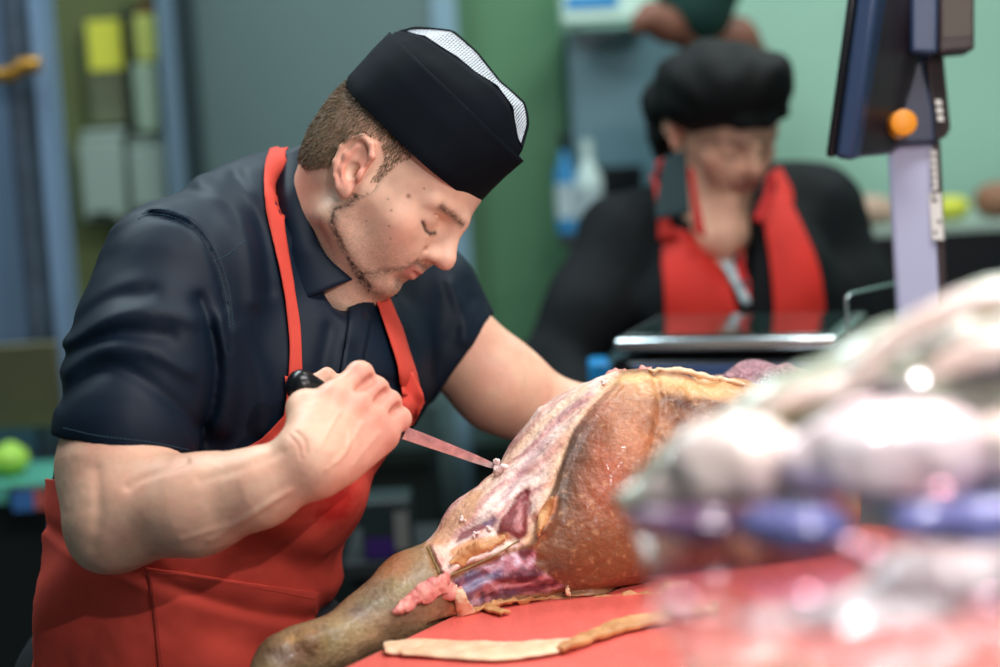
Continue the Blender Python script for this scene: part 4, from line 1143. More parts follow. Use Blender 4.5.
jv.ell(C(690, 300, 3.089), (.08, .07, .10), .05); jv.ell(C(785, 295, 3.089), (.08, .07, .10), .05)
jv.cone(C(700, 205, 3.17), C(630, 240, 3.14), .055, .070, .05); jv.cone(C(755, 195, 3.20), C(812, 212, 3.20), .055, .072, .05)
jv.path([C(627, 244, 3.14), C(588, 310, 3.10), C(552, 372, 3.08)], [.070, .064, .054], .03)
jv.path([C(552, 372, 3.08), C(590, 405, 3.00), C(640, 410, 2.92)], [.052, .045, .04], .02)
jv.path([C(815, 218, 3.20), C(846, 300, 3.18), C(864, 390, 3.16)], [.074, .070, .060], .03)
jv.path([C(864, 390, 3.16), C(820, 410, 3.04), C(780, 415, 2.95)], [.054, .045, .04], .02)
jv.cone(C(712, 190, 3.120), C(720, 240, 3.110), .060, .055, .01, op='cut'); jv.cone(C(722, 236, 3.047), C(745, 320, 2.974), .045, .010, .01, op='cut')
near = np.abs(jv.D) < .03; ii = np.nonzero(near); pts = np.stack([jv.ax[0][ii[0]], jv.ax[1][ii[1]], jv.ax[2][ii[2]]], 1)
jv.D[ii] += (.005 * fbm(pts, 11, 3, 60)).astype(np.float32)
jV, jF = jv.mesh(); jV = relax(jV, jF, 2); jW = to_world(jV); jacket = mk('jacket', jW, jF, M_wblack, woman); b_j = bvh_of(jW, jF)
legs(748, 3.18, .86, woman, .08, 0)
# cap and hair
cv = Vol(C(615, 175, 2.80), C(825, 15, 3.328) + [0, .0, .02], .0045)
for (c_, r3, k_) in (((715, 88, 3.01), (.092, .105, .068), .03), ((766, 77, 2.96), (.042, .06, .038), .03), ((674, 100, 3.12), (.046, .07, .046), .03), ((665, 130, 3.15), (.030, .05, .036), .03), ((742, 88, 2.96), (.058, .06, .036), .03)):
    cv.ell(C(*c_), r3, k_)
bl4 = h2c([(.072, -.066, .076), (.094, -.032, .078), (.098, .010, .078), (.086, .050, .076)])
cv.path(bl4, [.009, .013, .013, .009], .012)
near = np.abs(cv.D) < .03; ii = np.nonzero(near); pts = np.stack([cv.ax[0][ii[0]], cv.ax[1][ii[1]], cv.ax[2][ii[2]]], 1); px_, py_ = proj(pts)
cv.D[ii] += (.0022 * np.sin(np.arctan2(py_ - 135, px_ - 735) * 14) * sstep(np.hypot(px_ - 735, py_ - 120), 25, 60) + .004 * fbm(pts, 16, 2, 61)).astype(np.float32)
cV2, cF2 = cv.mesh(); mk('puffy_cap', to_world(relax(cV2, cF2, 2)), cF2, M_wcap, woman)
hx = Vol(C(625, 190, 3.016), C(720, 90, 3.328), .005); hx.ell(C(676, 125, 3.151), (.030, .05, .052), .02); hx.ell(C(668, 148, 3.172), (.025, .03, .022), .02)
x1, f1 = hx.mesh(); x1 += (.0012 * fbm(x1 * [1, 1, .2], 200, 2, 3))[:, None]; mk('hair', to_world(x1), f1, mat('dark_hair', srgb(26, 18, 14), rough=.6), woman)
# apron panels, collar, lining and placket
M_wred = mat('red_apron_cloth', srgb(198, 36, 24), rough=.75, noise=.08, nscale=14)
M_wpl = mat('red_shirt_cloth', srgb(190, 34, 34), rough=.8); M_lin = mat('pale_grey_lining', srgb(168, 186, 190), rough=.8, noise=.3, nscale=60)
M_wcol = mat('dark_green_collar', srgb(22, 44, 48), rough=.8)
def wsheet(name, L, Rr, m, off, nu=16, nv=24, parent=None, t=.003):
    return sheet(name, drape(b_j, L, Rr, nu, nv, off), m, parent or woman, t)
ap2 = wsheet('apron', [(664, 228), (666, 260), (668, 300), (669, 345), (670, 380)], [(690, 236), (706, 258), (722, 282), (738, 314), (744, 380)], M_wred, .010)
wsheet('apron_side', [(760, 214), (768, 250), (772, 290), (774, 330), (774, 380)], [(786, 206), (802, 238), (814, 270), (820, 320), (822, 380)], M_wred, .010, parent=ap2)
wsheet('strap', [(656, 162), (654, 185), (655, 215), (660, 245)], [(667, 156), (664, 185), (666, 215), (680, 245)], M_wred, .016, 6, 16, ap2)
wsheet('strap', [(771, 178), (772, 195), (766, 215)], [(779, 174), (788, 195), (789, 212)], M_wred, .010, 6, 16, ap2)
wsheet('lining', [(692, 232), (708, 258), (726, 284), (744, 306)], [(716, 228), (730, 252), (742, 278), (750, 304)], M_lin, .016, 8, 20, jacket)
wsheet('shirt_placket', [(727, 236), (733, 256), (741, 280), (747, 302)], [(751, 230), (752, 256), (752, 280), (750, 302)], M_wpl, .014, 6, 16, jacket)
def wleaf(L, Rr, m, d0, d1, par): 
    n = 12; A = pline(L, n); B = pline(Rr, n); G = np.array([[W(*(A[i] * (1 - j / 7) + B[i] * j / 7), d0 * (1 - i / (n - 1)) + d1 * i / (n - 1)) for j in range(8)] for i in range(n)]); return sheet('collar', G, m, par, .003)
wleaf([(664, 158), (658, 190), (655, 220)], [(686, 150), (688, 185), (690, 214)], M_wcol, 3.016, 2.974, jacket)
wleaf([(688, 170), (692, 205), (694, 232)], [(693, 168), (699, 205), (706, 238)], M_wpl, 3.01, 2.98, jacket)
wleaf([(768, 176), (763, 196), (752, 220)], [(774, 172), (772, 198), (762, 224)], M_wpl, 3.016, 2.974, jacket)
for y in (262, 288): 
    q, n_ = cast(b_j, 748, y, .019); b = MB(); b.tube([q, q - AD * .002], .0055, 12); b.build('button', M_btn, jacket)
# ================================================================== the scale
ZS = 1.145
_W0 = W
def W(px, py, d): return _W0(px, py, d * .968)
f0 = at_z(613, 337, ZS); f1_ = at_z(838, 334, ZS); sx = (f1_ - f0); sw = np.linalg.norm(sx); sx /= sw; sy = np.array([-sx[1], sx[0], 0]); 
sdp = (at_z(893, 309, ZS) - f1_) @ sy
M_alu = mat('pale_plastic', srgb(176, 180, 208), rough=.4); M_navyp = mat('navy_plastic', srgb(58, 80, 120), rough=.45); M_blackp = mat('black_plastic_body', srgb(14, 17, 22), rough=.35)
M_brownp = mat('dark_brown_plastic', srgb(52, 40, 42), rough=.5); M_steelb = mat('bright_steel', srgb(200, 208, 212), rough=.22, metal=.9)
M_glassd = mat('dark_glass_plate', srgb(20, 44, 40), rough=.04, spec=.9, coat=.6); M_paper = mat('label_paper', srgb(214, 212, 206), rough=.7)
scl = empty('scale', f0 * [1, 1, 0] + sx * sw / 2 + sy * sdp / 2 + up3 * (ZB - .03), 'dark retail scale with glass plate, pale column and tilted display', 'scale')
RS = np.stack([sx, sy, up3], 1)
def sbox(name, x0, x1, y0, y1, z0, z1, m, bev=.004, parent=None, **kw):
    b = MB(); b.box(f0 + sx * (x0 + x1) / 2 + sy * (y0 + y1) / 2 + up3 * ((z0 + z1) / 2 - f0[2]), [(x1 - x0) / 2, (y1 - y0) / 2, (z1 - z0) / 2], RS)
    return b.build(name, m, parent or scl, bev=bev, **kw)
pl = sbox('plate', 0, sw, 0, sdp, ZS - .0205, ZS - .003, M_steelb, .005); sbox('glass_top', .014, sw - .014, .014, sdp - .018, ZS - .0028, ZS, M_glassd, .001, pl)
sbox('plate_support', .03, sw - .03, .03, sdp - .03, ZS - .030, ZS - .021, M_blackp, .003)
bdy = sbox('body', -.004, sw + .10, -.004, sdp + .03, ZS - .110, ZS - .0305, M_blackp, .008)
sbox('front_panel', .025, sw - .002, -.0065, -.0045, ZS - .105, ZS - .036, M_navyp, .001, bdy)
b = MB(); b.tube([f0 + sx * .010 - sy * .012 - up3 * .036, f0 + sx * .010 + sy * .0 - up3 * .036], .009, 20); b.build('side_knob', M_blackp, scl, smooth=True)
for x in (.03, sw - .03):
    for y in (.03, sdp - .03):
        b = MB(); c = f0 + sx * x + sy * y; b.tube([c * [1, 1, 0] + up3 * (ZB - .0299), c * [1, 1, 0] + up3 * (ZS - .1101)], .014, 14); b.build('foot', M_blackp, scl, smooth=True)
# small wire rail at the right side of the plate
b = MB(); R0 = W(849, 336, 2.62); b.tube([W(849, 340, 2.60), W(846, 298, 2.60), W(850, 294, 2.61), W(905, 281, 2.78), W(914, 284, 2.80), W(918, 330, 2.80)], .0022, 8); b.build('wire_rail', M_steelb, scl, smooth=True)
# column
def qbox(name, A, B, t, w, tw, dw, m, parent=None, bev=.003):
    """box between points A (low) and B (high); t,w unit axes with half sizes"""
    A, B = np.array(A), np.array(B); b = MB(); up = (B - A); L = np.linalg.norm(up); up /= L
    b.box((A + B) / 2, [tw, dw, L / 2], np.stack([t, w, up], 1)); return b.build(name, m, parent or scl, bev=bev)
D0 = 2.62
cA = W(921, 372, D0); cB = W(909, 140, D0 - .03); tv = AX * .955 + AD * .30; tv /= np.linalg.norm(tv); cu = (cB - cA) / np.linalg.norm(cB - cA); tv = tv - cu * (tv @ cu); tv /= np.linalg.norm(tv); wv = np.cross(cu, tv); wv = wv if wv @ AD > 0 else -wv
tq_ = AX * .93 - AD * .10; tq_ -= cu * (tq_ @ cu); tq_ /= np.linalg.norm(tq_); wq = np.cross(cu, tq_); wq = wq if wq @ AD > 0 else -wq
colm = qbox('column', cA, cB, tq_, wq, .0245, .020, M_alu)
sA = W(941, 372, D0); sB = W(930, 140, D0 - .03)
side = qbox('column_side', sA + AX * .004, sB + AX * .004, tq_, wq, .0065, .019, M_brownp, colm)
def quadlabel(name, P, d, m, parent, t=.0006):
    V = [W(x, y, d) for x, y in P]; b = MB(); n = -AD; b.raw(V + [v + n * t for v in V], [(0, 1, 2, 3), (7, 6, 5, 4), (0, 4, 5, 1), (1, 5, 6, 2), (2, 6, 7, 3), (3, 7, 4, 0)]); return b.build(name, m, parent)
lb = quadlabel('label', [(930, 150), (936, 150), (938, 190), (932, 190)], D0 - .055, M_paper, side)
quadlabel('label', [(929, 193), (941, 193), (944, 240), (932, 240)], D0 - .046, M_paper, side)
M_ink = mat('label_ink', srgb(70, 66, 68), rough=.7)
for i in range(5): quadlabel('print_line', [(931.5, 155 + 7 * i), (935, 155 + 7 * i), (935.4, 158 + 7 * i), (932, 158 + 7 * i)], D0 - .0562, M_ink, lb, .0003)
for (x, y, w) in ((932, 199, 5), (937, 220, 4), (933.5, 231, 3)): quadlabel('print_line', [(x, y), (x + w, y), (x + w + .3, y + 3), (x + .3, y + 3)], D0 - .0472 if y > 198 else D0 - .0472, M_ink, lb, .0003)
# operator display, seen from its edge
O1 = W(825, 157, 2.47); T1 = W(848, -10, 2.435); vv = (T1 - O1); vv /= np.linalg.norm(vv)
th_ = W(849, 158, 2.46) - O1; th_ -= vv * (th_ @ vv); tl = np.linalg.norm(th_); th_ /= tl
dp_ = W(880, 156, 2.62) - W(853, 158, 2.46); dp_ -= vv * (dp_ @ vv); dp_ -= th_ * (dp_ @ th_); dl_ = .10; dp_ /= np.linalg.norm(dp_); dp_ = dp_ if dp_ @ AD > 0 else -dp_
M_dispside = mat('blue_grey_plastic', srgb(44, 62, 92), rough=.4); M_dispback = mat('display_back', srgb(40, 34, 40), rough=.4, noise=.3, nscale=20)
disp_ = empty('display_head', W(880, 140, 2.6)); disp_.parent = scl; disp_.location = W(880, 140, 2.6) - wloc(scl)
def dbox(name, a0, a1, b0, b1, c0, c1, m, bev=.006, parent=disp_):
    b = MB(); b.box(O1 + th_ * (a0 + a1) / 2 + dp_ * (b0 + b1) / 2 + vv * (c0 + c1) / 2, [(a1 - a0) / 2, (b1 - b0) / 2, (c1 - c0) / 2], np.stack([th_, dp_, vv], 1)); return b.build(name, m, parent, bev=bev)
dbox('bezel', 0, .010, 0, .11, 0, .28, M_blackp, .004); dbox('housing', .0105, .034, .0, .11, .0, .28, M_dispside, .006)
# rear shell tapering to the bracket
Rb = [W(852, 158, 2.475), W(888, 155, 2.53), W(922, 40, 2.53), W(925, -30, 2.53), W(876, -30, 2.45)]
b = MB(); b.raw(Rb + [p + dp_ * .05 for p in Rb], [(4, 3, 2, 1, 0), (5, 6, 7, 8, 9)] + [(i, (i + 1) % 5, (i + 1) % 5 + 5, i + 5) for i in range(5)]); b.build('rear_shell', M_dispback, disp_, bev=.005)
br = [W(884, 146, 2.55), W(937, 143, 2.55), W(935, 110, 2.55), W(922, 55, 2.55), W(914, 55, 2.55), W(896, 105, 2.55)]
b = MB(); b.raw([p for p in br] + [p + AD * .05 for p in br], [(5, 4, 3, 2, 1, 0), tuple(range(6, 12))] + [(i, (i + 1) % 6, (i + 1) % 6 + 6, i + 6) for i in range(6)]); brk = b.build('bracket', M_navyp.copy(), scl, bev=.005)
brk.data.materials[0].node_tree.nodes['Principled BSDF'].inputs['Base Color'].default_value = (*srgb(34, 42, 66), 1)
kc = W(903, 123, 2.50); b = MB(); b.tube([kc + AD * .045, kc - AD * .006, kc - AD * .008], [.0152, .0152, .012], 28); kb = b.build('hinge_knob', mat('orange_plastic', srgb(226, 142, 30), rough=.45), brk, smooth=True); kb['label'] = 'orange hinge knob'
bp_ = [W(927, 55, 2.56), W(944, 55, 2.57), W(951, 128, 2.57), W(947, 136, 2.57), W(934, 143, 2.56)]
b = MB(); b.raw(bp_ + [p + AD * .04 for p in bp_], [(4, 3, 2, 1, 0), tuple(range(5, 10))] + [(i, (i + 1) % 5, (i + 1) % 5 + 5, i + 5) for i in range(5)]); bk = b.build('back_plate', M_brownp, scl, bev=.003)
for i in range(3): quadlabel('rating_label', [(935 + 1 * i, 100 + 8 * i), (941 + i, 100 + 8 * i), (942 + i, 105 + 8 * i), (936 + i, 105 + 8 * i)], 2.555, M_paper, bk)
# customer display
cd_ = empty('customer_display', W(940, 50, 2.56)); cd_.parent = scl; cd_.location = W(940, 50, 2.56) - wloc(scl)
def pxprism(name, P, d0, t, m, parent, bev=.004):
    Q_ = [W(x, y, d0) for x, y in P]; n = len(Q_); b = MB(); b.raw(Q_ + [q + AD * t for q in Q_], [tuple(range(n))[::-1], tuple(range(n, 2 * n))] + [(i, (i + 1) % n, (i + 1) % n + n, i + n) for i in range(n)]); return b.build(name, m, parent, bev=bev)
pxprism('housing', [(911, -40), (939, -40), (938, 53), (911, 52)], 2.51, .07, M_dispside, cd_)
pxprism('front_frame', [(938.5, -40), (975, -40), (975, 50), (938.5, 53)], 2.52, .05, M_brownp, cd_)
pxprism('screen', [(943, -38), (972, -38), (972, 36), (943, 38)], 2.5185, .002, mat('dim_screen', srgb(70, 60, 52), rough=.5), cd_, 0)

W = _W0
# ================================================================== the room
YB = 4.35
def wallbox(name, x0, x1, z0, z1, y, t, m, parent=None, bev=0, **kw):
    b = MB(); b.box([(x0 + x1) / 2, y + t / 2, (z0 + z1) / 2], [(x1 - x0) / 2, t / 2, (z1 - z0) / 2]); return b.build(name, m, parent, bev=bev, **kw)
def X(px, py, y=YB): return at_y(px, py, y)[0]
def Z(px, py, y=YB): return at_y(px, py, y)[2]
m_floor = mat('floor_tiles', srgb(70, 74, 74), rough=.5, noise=.2, nscale=4)
b = MB(); b.box([0, 2.0, -.03], [3.2, 3.0, .03]); b.build('floor', m_floor, kind='structure')
m_mint = mat('mint_wall', srgb(138, 178, 160), rough=.6, noise=.05, nscale=3); m_green = mat('green_wall', srgb(78, 122, 88), rough=.6, noise=.06, nscale=3)
m_grey = mat('grey_panel', srgb(88, 112, 112), rough=.45, noise=.06, nscale=2); m_khaki = mat('khaki_wall', srgb(104, 118, 74), rough=.6, noise=.15, nscale=3)
wallbox('wall_back', -3.2, 3.2, 0, 3.0, YB, .12, m_mint, kind='structure')
wallbox('wall_green', X(462, 150), X(566, 150), 0, 3.0, YB - .06, .059, m_green, kind='structure')
wallbox('wall_khaki', -2.2, X(172, 100), 0, 3.0, YB - .05, .049, m_khaki, kind='structure')
dr = wallbox('door_1', X(192, 100, 4.2), X(437, 100, 4.2), 0, 2.4, YB - .12, .06, m_grey, kind='structure')
wallbox('trim_1', X(438, 100), X(462, 100), 0, 3.0, YB - .13, .06, mat('pale_frame', srgb(120, 152, 168), rough=.4), kind='structure')
wallbox('trim_2', X(160, 100, 4.1), X(178, 100, 4.1), 0, 3.0, YB - .22, .1, mat('blue_grey_frame', srgb(96, 122, 140), rough=.4), kind='structure')
wallbox('trim_3', X(178.5, 100, 4.1), X(193, 100, 4.1), 0, 3.0, YB - .22, .08, mat('dark_frame', srgb(24, 44, 48), rough=.5), kind='structure')
wallbox('wall_left', -2.3, -2.2, 0, 3.0, -.5, YB + .5, m_grey, kind='structure')
wallbox('wall_right', 3.1, 3.2, 0, 3.0, -.5, YB + .5, m_mint, kind='structure')
# steel cold room door at the far left
yd = 3.55
cdr = empty('steel_door', [X(20, 300, yd), yd, 0], 'blue-grey steel door with brass lever at the left edge of the picture', 'door')
M_sd = mat('blue_steel', srgb(96, 120, 146), rough=.35, metal=.35, noise=.2, nscale=3, stretch=(6, 1, .4)); M_sd2 = mat('blue_steel_frame', srgb(132, 160, 190), rough=.3, metal=.4)
wallbox('door_leaf', X(-120, 200, yd), X(16, 200, yd), .02, 2.4, yd, .05, M_sd, cdr); wallbox('door_panel', X(17, 200, yd), X(46, 200, yd), .02, 2.4, yd + .02, .05, mat('grey_steel', srgb(84, 98, 112), rough=.4, metal=.3, noise=.25, nscale=4, stretch=(1, 1, 3)), cdr)
wallbox('door_frame', X(47, 200, yd), X(62, 200, yd), 0, 2.5, yd - .02, .09, M_sd2, cdr)
M_brass = mat('brass', srgb(176, 128, 52), rough=.35, metal=.7)
b = MB(); b.tube([at_y(-6, 76, yd - .05), at_y(14, 74, yd - .05), at_y(22, 66, yd - .05), at_y(40, 64, yd - .05)], [.012, .013, .014, .013], 12); b.tube([at_y(16, 72, yd - .05), at_y(16, 72, yd)], .012, 12); b.build('handle', M_brass, cdr, smooth=True)
# things on the khaki wall
def wallthing(name, x0, x1, y0, y1, y, t, m, label=None, cat=None, bev=.006, parent=None, group=None):
    a = at_y(x0, (y0 + y1) / 2, y); c = at_y(x1, (y0 + y1) / 2, y); u = at_y((x0 + x1) / 2, y0, y); v = at_y((x0 + x1) / 2, y1, y)
    return wallbox(name, a[0], c[0], v[2], u[2], y, t, m, parent, bev, label=label, cat=cat, group=group)
yk = YB - .05
M_disp = mat('pale_grey_plastic', srgb(150, 172, 164), rough=.4)
for x0, x1, y0, y1, nm, lb in ((80, 124, 130, 220, 'towel_dispenser', 'pale grey wall dispenser, left one of the pair below the yellow note'), (130, 168, 136, 214, 'soap_dispenser', 'pale grey wall dispenser, right one of the pair, beside the blue frame')):
    t = empty(nm, at_y((x0 + x1) / 2, y1, yk), lb, 'dispenser', 'wall dispensers')
    wallthing('housing', x0, x1, y0 + 10, y1, yk - .11, .1099, M_disp, parent=t); wallthing('lid', x0, x1, y0, y0 + 9.5, yk - .105, .1049, M_disp, parent=t); wallthing('outlet', x0 + 10, x1 - 10, y1 - 8, y1 - 3, yk - .112, .002, M_blackp, parent=t, bev=0)
cp = wallthing('metal_panel', 86, 126, 22, 126, yk - .06, .0599, mat('dull_metal', srgb(120, 130, 104), rough=.4, metal=.3, noise=.3, nscale=3), 'dull metal wall box behind the yellow note', 'wall box')
wallthing('paper_note', 88, 122, 20, 70, yk - .0652, .005, mat('yellow_paper', srgb(226, 232, 84), rough=.8), 'bright yellow paper note stuck on the metal wall box', 'note', 0)
wallthing('dark_post', 125, 134, 8, 128, yk - .10, .0999, M_dark.copy(), 'dark narrow post between metal box and glass panel', 'post')
gp = empty('wall_cabinet', at_y(146, 134, yk), 'narrow pale cabinet with yellow-green upper half beside the dark post', 'cabinet')
wallthing('upper_door', 134, 158, 14, 62, yk - .12, .1199, mat('yellow_green_panel', srgb(190, 204, 110), rough=.4), parent=gp); wallthing('lower_door', 134, 158, 63, 133, yk - .12, .1199, mat('pale_green_panel', srgb(150, 178, 156), rough=.4), parent=gp)
wallthing('top_knob', 138, 150, 2, 13.5, yk - .10, .06, mat('red_brown_plastic', srgb(120, 62, 40), rough=.5), parent=gp)
# low counter at the left
yl = 3.3
lc_ = empty('side_counter', [at_y(10, 560, yl)[0], yl + .2, 0], 'dark side counter with green glass shelf edge, left behind the apron', 'counter')
def lb_(name, x0, x1, y0, y1, y, t, m, bev=.003, parent=lc_, **kw):
    return wallthing(name, x0, x1, y0, y1, y, t, m, parent=parent, bev=bev, **kw)
zt = at_y(20, 484, yl)[2]
wallbox('cabinet_body', -1.6, X(320, 560, yl), .0, zt - .035, yl + .02, .17, mat('black_cabinet', srgb(16, 20, 22), rough=.5), lc_)
wallbox('glass_edge', -1.6, X(62, 484, yl), zt - .03, zt, yl, .20, mat('green_glass_edge', srgb(90, 170, 150), rough=.15), lc_)
lb_('back_panel', -60, 60, 345, 430, yl + .18, .02, mat('warm_steel', srgb(92, 90, 66), rough=.35, metal=.4, noise=.3, nscale=3))
yq = at_y(4, 449, yl + .10)
pv = Vol((-.06, -.06, -.05), (.06, .06, .06), .005); pv.ell((0, 0, 0), (.034, .034, .026), .01); pv.ell((.004, 0, .020), (.010, .010, .010), .01)
V, F = pv.mesh(); V[:, 2] -= V[:, 2].min() - .0004; mk('pepper', V + [at_y(8, 449, yl + .08)[0], yl + .08, zt], F, mat('lime_green', srgb(150, 196, 70), rough=.5), label='lime green pepper on the side counter at the left edge', cat='vegetable')
sg = wallthing('price_screen', 8, 52, 487, 516, yl - .02, .0199, M_blackp, 'small dark screen with blue and red picture on the side counter front', 'screen')
wallthing('picture', 12, 34, 491, 511, yl - .021, .0009, mat('blue_print', srgb(60, 110, 170), rough=.4), parent=sg, bev=0); wallthing('picture', 34.5, 47, 491, 509, yl - .021, .0009, mat('red_print', srgb(190, 90, 80), rough=.4), parent=sg, bev=0)
# dark base units at the back with a lit screen
yb_ = YB - .62; zb_ = at_y(430, 445, yb_)[2]; M_bgc = mat('black_green_cabinet', srgb(14, 26, 24), rough=.45); M_bgt = mat('dark_green_top', srgb(14, 28, 24), rough=.4)
for xa, xb, lb in ((322, 436, 'low black base unit at the back wall left of the pale frame'), (474, 600, 'low black base unit at the back wall in front of the green wall')):
    bu = empty('base_unit', [X((xa + xb) / 2, 600), YB - .4, 0], lb, 'cabinet')
    wallbox('cabinet_body', X(xa, 500, yb_), X(xb, 500, yb_), .05, zb_ - .03, yb_, .45, M_bgc, bu)
    wallbox('worktop', X(xa, 500, yb_), X(xb, 500, yb_), zb_ - .0298, zb_, yb_ - .02, .48, M_bgt, bu)
    wallbox('plinth', X(xa, 500, yb_), X(xb, 500, yb_), 0, .0498, yb_ + .03, .4, M_dark, bu)
px1 = wallthing('packet', 362, 412, 500, 560, 3.0, .09, mat('dark_teal_packet', srgb(24, 38, 40), rough=.5), 'dark packet with white and violet print between apron and ham', 'packet')
wallthing('print', 366, 394, 538, 558, 2.9985, .0014, mat('violet_print', srgb(52, 30, 96), rough=.4), parent=px1, bev=0); wallthing('print', 394.5, 409, 512, 550, 2.9985, .0014, mat('white_print', srgb(110, 112, 110), rough=.5), parent=px1, bev=0)
zpk = at_y(385, 560, 3.0)[2]
st_ = empty('shelf_stand', [X(385, 600, 3.0), 3.05, 0], 'dark shelf stand under the violet-printed packet', 'stand')
wallbox('shelf_top', X(345, 580, 3.0), X(440, 580, 3.0), zpk - .02, zpk - .0002, 2.98, .25, M_dark, st_); wallbox('cabinet', X(352, 580, 3.0), X(434, 580, 3.0), 0, zpk - .0202, 3.0, .2, M_dark, st_)
# grey cabinet behind the woman and what stands by it
gc = empty('tall_cabinet', [X(610, 300), YB - .2, 0], 'tall blue-grey cabinet behind the woman', 'cabinet')
wallbox('cabinet_side', X(572, 100, YB - .25), X(742, 100, YB - .25), .0, at_y(600, 28, YB - .25)[2], YB - .25, .2499, mat('blue_grey_cabinet', srgb(88, 120, 130), rough=.4, noise=.1, nscale=2), gc)
wallthing('recess', 596, 644, 166, 240, YB - .256, .005, M_blackp, parent=gc, bev=0)
sgn = empty('shelf_sign', at_y(605, 22, YB - .4), 'white and blue sign board at the top above the tall cabinet', 'sign')
wallthing('board', 560, 648, -60, 22, YB - .36, .1, mat('pale_mint_board', srgb(196, 226, 212), rough=.5), parent=sgn); wallthing('blue_band', 566, 618, -6, 8, YB - .364, .0035, mat('blue_band', srgb(20, 130, 190), rough=.4), parent=sgn, bev=0)
# third person far behind: cap, neck and arm only
YP = YB - .75
p3 = empty('person', [X(700, 300, YP), YP, 0], 'person far behind at top, dark green cap, reaching arm, mostly outside the picture', 'person')
pv = Vol((X(600, 20, YP), YP - .35, 1.45), (X(790, 20, YP), YP + .35, 2.0), .007)
pc = lambda x, y, dy=0: at_y(x, y, YP + dy)
pv.path([pc(735, 40, .05), pc(700, 38, 0), pc(668, 26, -.05), pc(652, 18, -.06)], [.034, .030, .026, .028], .02); pv.path([pc(652, 18, -.06), pc(640, 22, -.07), pc(636, 30, -.07)], [.020, .013, .010], .01)
pv.cone(pc(735, 40, .05), pc(745, 62, .1), .036, .045, .03)
V, F = pv.mesh(); mk('body', V, F, mat('skin_far', srgb(112, 72, 56), rough=.6), p3)
pv = Vol((X(600, 20, YP), YP - .3, 1.5), (X(790, 20, YP), YP + .3, 2.1), .007); pv.ell(pc(697, 0, 0), (.065, .085, .075), .03); pv.ell(pc(704, -24, 0), (.075, .09, .05), .03)
V, F = pv.mesh(); mk('cap', V, F, mat('dark_green_cloth', srgb(22, 62, 56), rough=.8), p3)
pv = Vol((X(600, 20, YP), YP - .35, .02), (X(800, 20, YP), YP + .4, 1.75), .014); pv.cone(pc(718, 70, .12), pc(716, 300, .12), .075, .10, .03); pv.cone(pc(745, 300, .12), [X(716, 400, YP), YP + .12, .05], .11, .09, .03)
V, F = pv.mesh(); mk('coat', V, F, mat('black_coat', srgb(20, 26, 28), rough=.8), p3)
# bottles by the cabinet
def bottle(px, y0, y1, y, r, m, mcap, label, group=None):
    a = at_y(px, y1, y); c = at_y(px, y0, y); h = c[2] - a[2]; t = empty('bottle', a, label, 'bottle', group)
    b = MB(); b.tube([a, a + [0, 0, h * .6], a + [0, 0, h * .72], a + [0, 0, h * .84]], [r, r, r * .5, r * .35], 16); b.build('bottle_body', m, t, smooth=True); b = MB(); b.tube([a + [0, 0, h * .842], a + [0, 0, h]], r * .42, 14); b.build('cap', mcap, t, smooth=True)
    b = MB(); b.tube([a + [0, 0, h * .15], a + [0, 0, h * .5]], r * 1.03, 16, cap=False); b.build('wrap_label', M_lin, t, smooth=True)
ys = YB - .35; zs_ = at_y(585, 232, ys)[2]
shf = empty('wall_shelf', at_y(585, 235, ys), 'small dark shelf carrying two bottles beside the tall cabinet', 'shelf')
wallbox('board', X(560, 235, ys), X(606, 235, ys), zs_ - .02, zs_ - .0002, ys - .08, .17, M_dark, shf); wallbox('bracket', X(578, 235, ys), X(584, 235, ys), zs_ - .12, zs_ - .0202, ys - .02, .11, M_dark, shf)
M_wp = mat('white_plastic', srgb(190, 210, 206), rough=.4); M_bp = mat('blue_plastic', srgb(40, 120, 170), rough=.4)
bottle(568, 134, 232, ys, .020, M_bp, M_blackp, 'blue-white bottle with dark cap, left of two by the tall cabinet', 'bottles by the cabinet'); bottle(591, 140, 232, ys, .026, M_wp, M_wp, 'white bottle, right of two by the tall cabinet', 'bottles by the cabinet')
# back worktop at the right with produce
yw = YB - .5; zw = at_y(950, 226, yw)[2]
bw = empty('back_worktop', [X(900, 300, yw), yw + .2, 0], 'black back counter with pale top at the right', 'counter')
wallbox('worktop', X(800, 230, yw), 3.05, zw - .012, zw, yw, .42, mat('pale_top', srgb(150, 170, 160), rough=.4), bw); wallbox('cabinet_body', X(800, 230, yw), 3.05, .0, zw - .0122, yw + .01, .40, M_blackp, bw)
def lump(name, px, y, d, r, m, seed, sq, **kw):
    p = at_y(px, y, yw + d); v = Vol((-.15, -.15, -.15), (.15, .15, .15), .006); rg = np.random.default_rng(seed)
    for _ in range(4): v.ell(rg.normal(size=3) * r * .3 * np.array(sq), r * np.array(sq) * .7, .03)
    V, F = v.mesh(); V[:, 2] -= V[:, 2].min() - .0004; mk(name, V + [p[0], yw + d, zw], F, m, **kw)
lump('fruit', 946, 215, .12, .026, mat('yellow_green_fruit', srgb(196, 200, 60), rough=.5), 3, (1.0, .9, .7), label='yellow-green fruit on the back counter right of the scale column', cat='fruit')
lump('bread', 1000, 218, .12, .04, mat('brown_crust', srgb(130, 92, 70), rough=.7), 4, (1.2, .9, .6), label='brown loaf at the right edge on the back counter', cat='bread')
lump('cloth', 866, 220, .12, .035, mat('pink_cloth', srgb(176, 150, 132), rough=.8), 5, (1.6, 1, .6), label='crumpled pinkish cloth on the back counter left of the scale column', cat='cloth')
# small packet beside the scale
tb = wallthing('packet', 590, 611, 362, 392, 2.85, .06, mat('bright_blue_packet', srgb(30, 130, 190), rough=.4), 'bright blue packet left of the scale behind the forearm', 'packet')
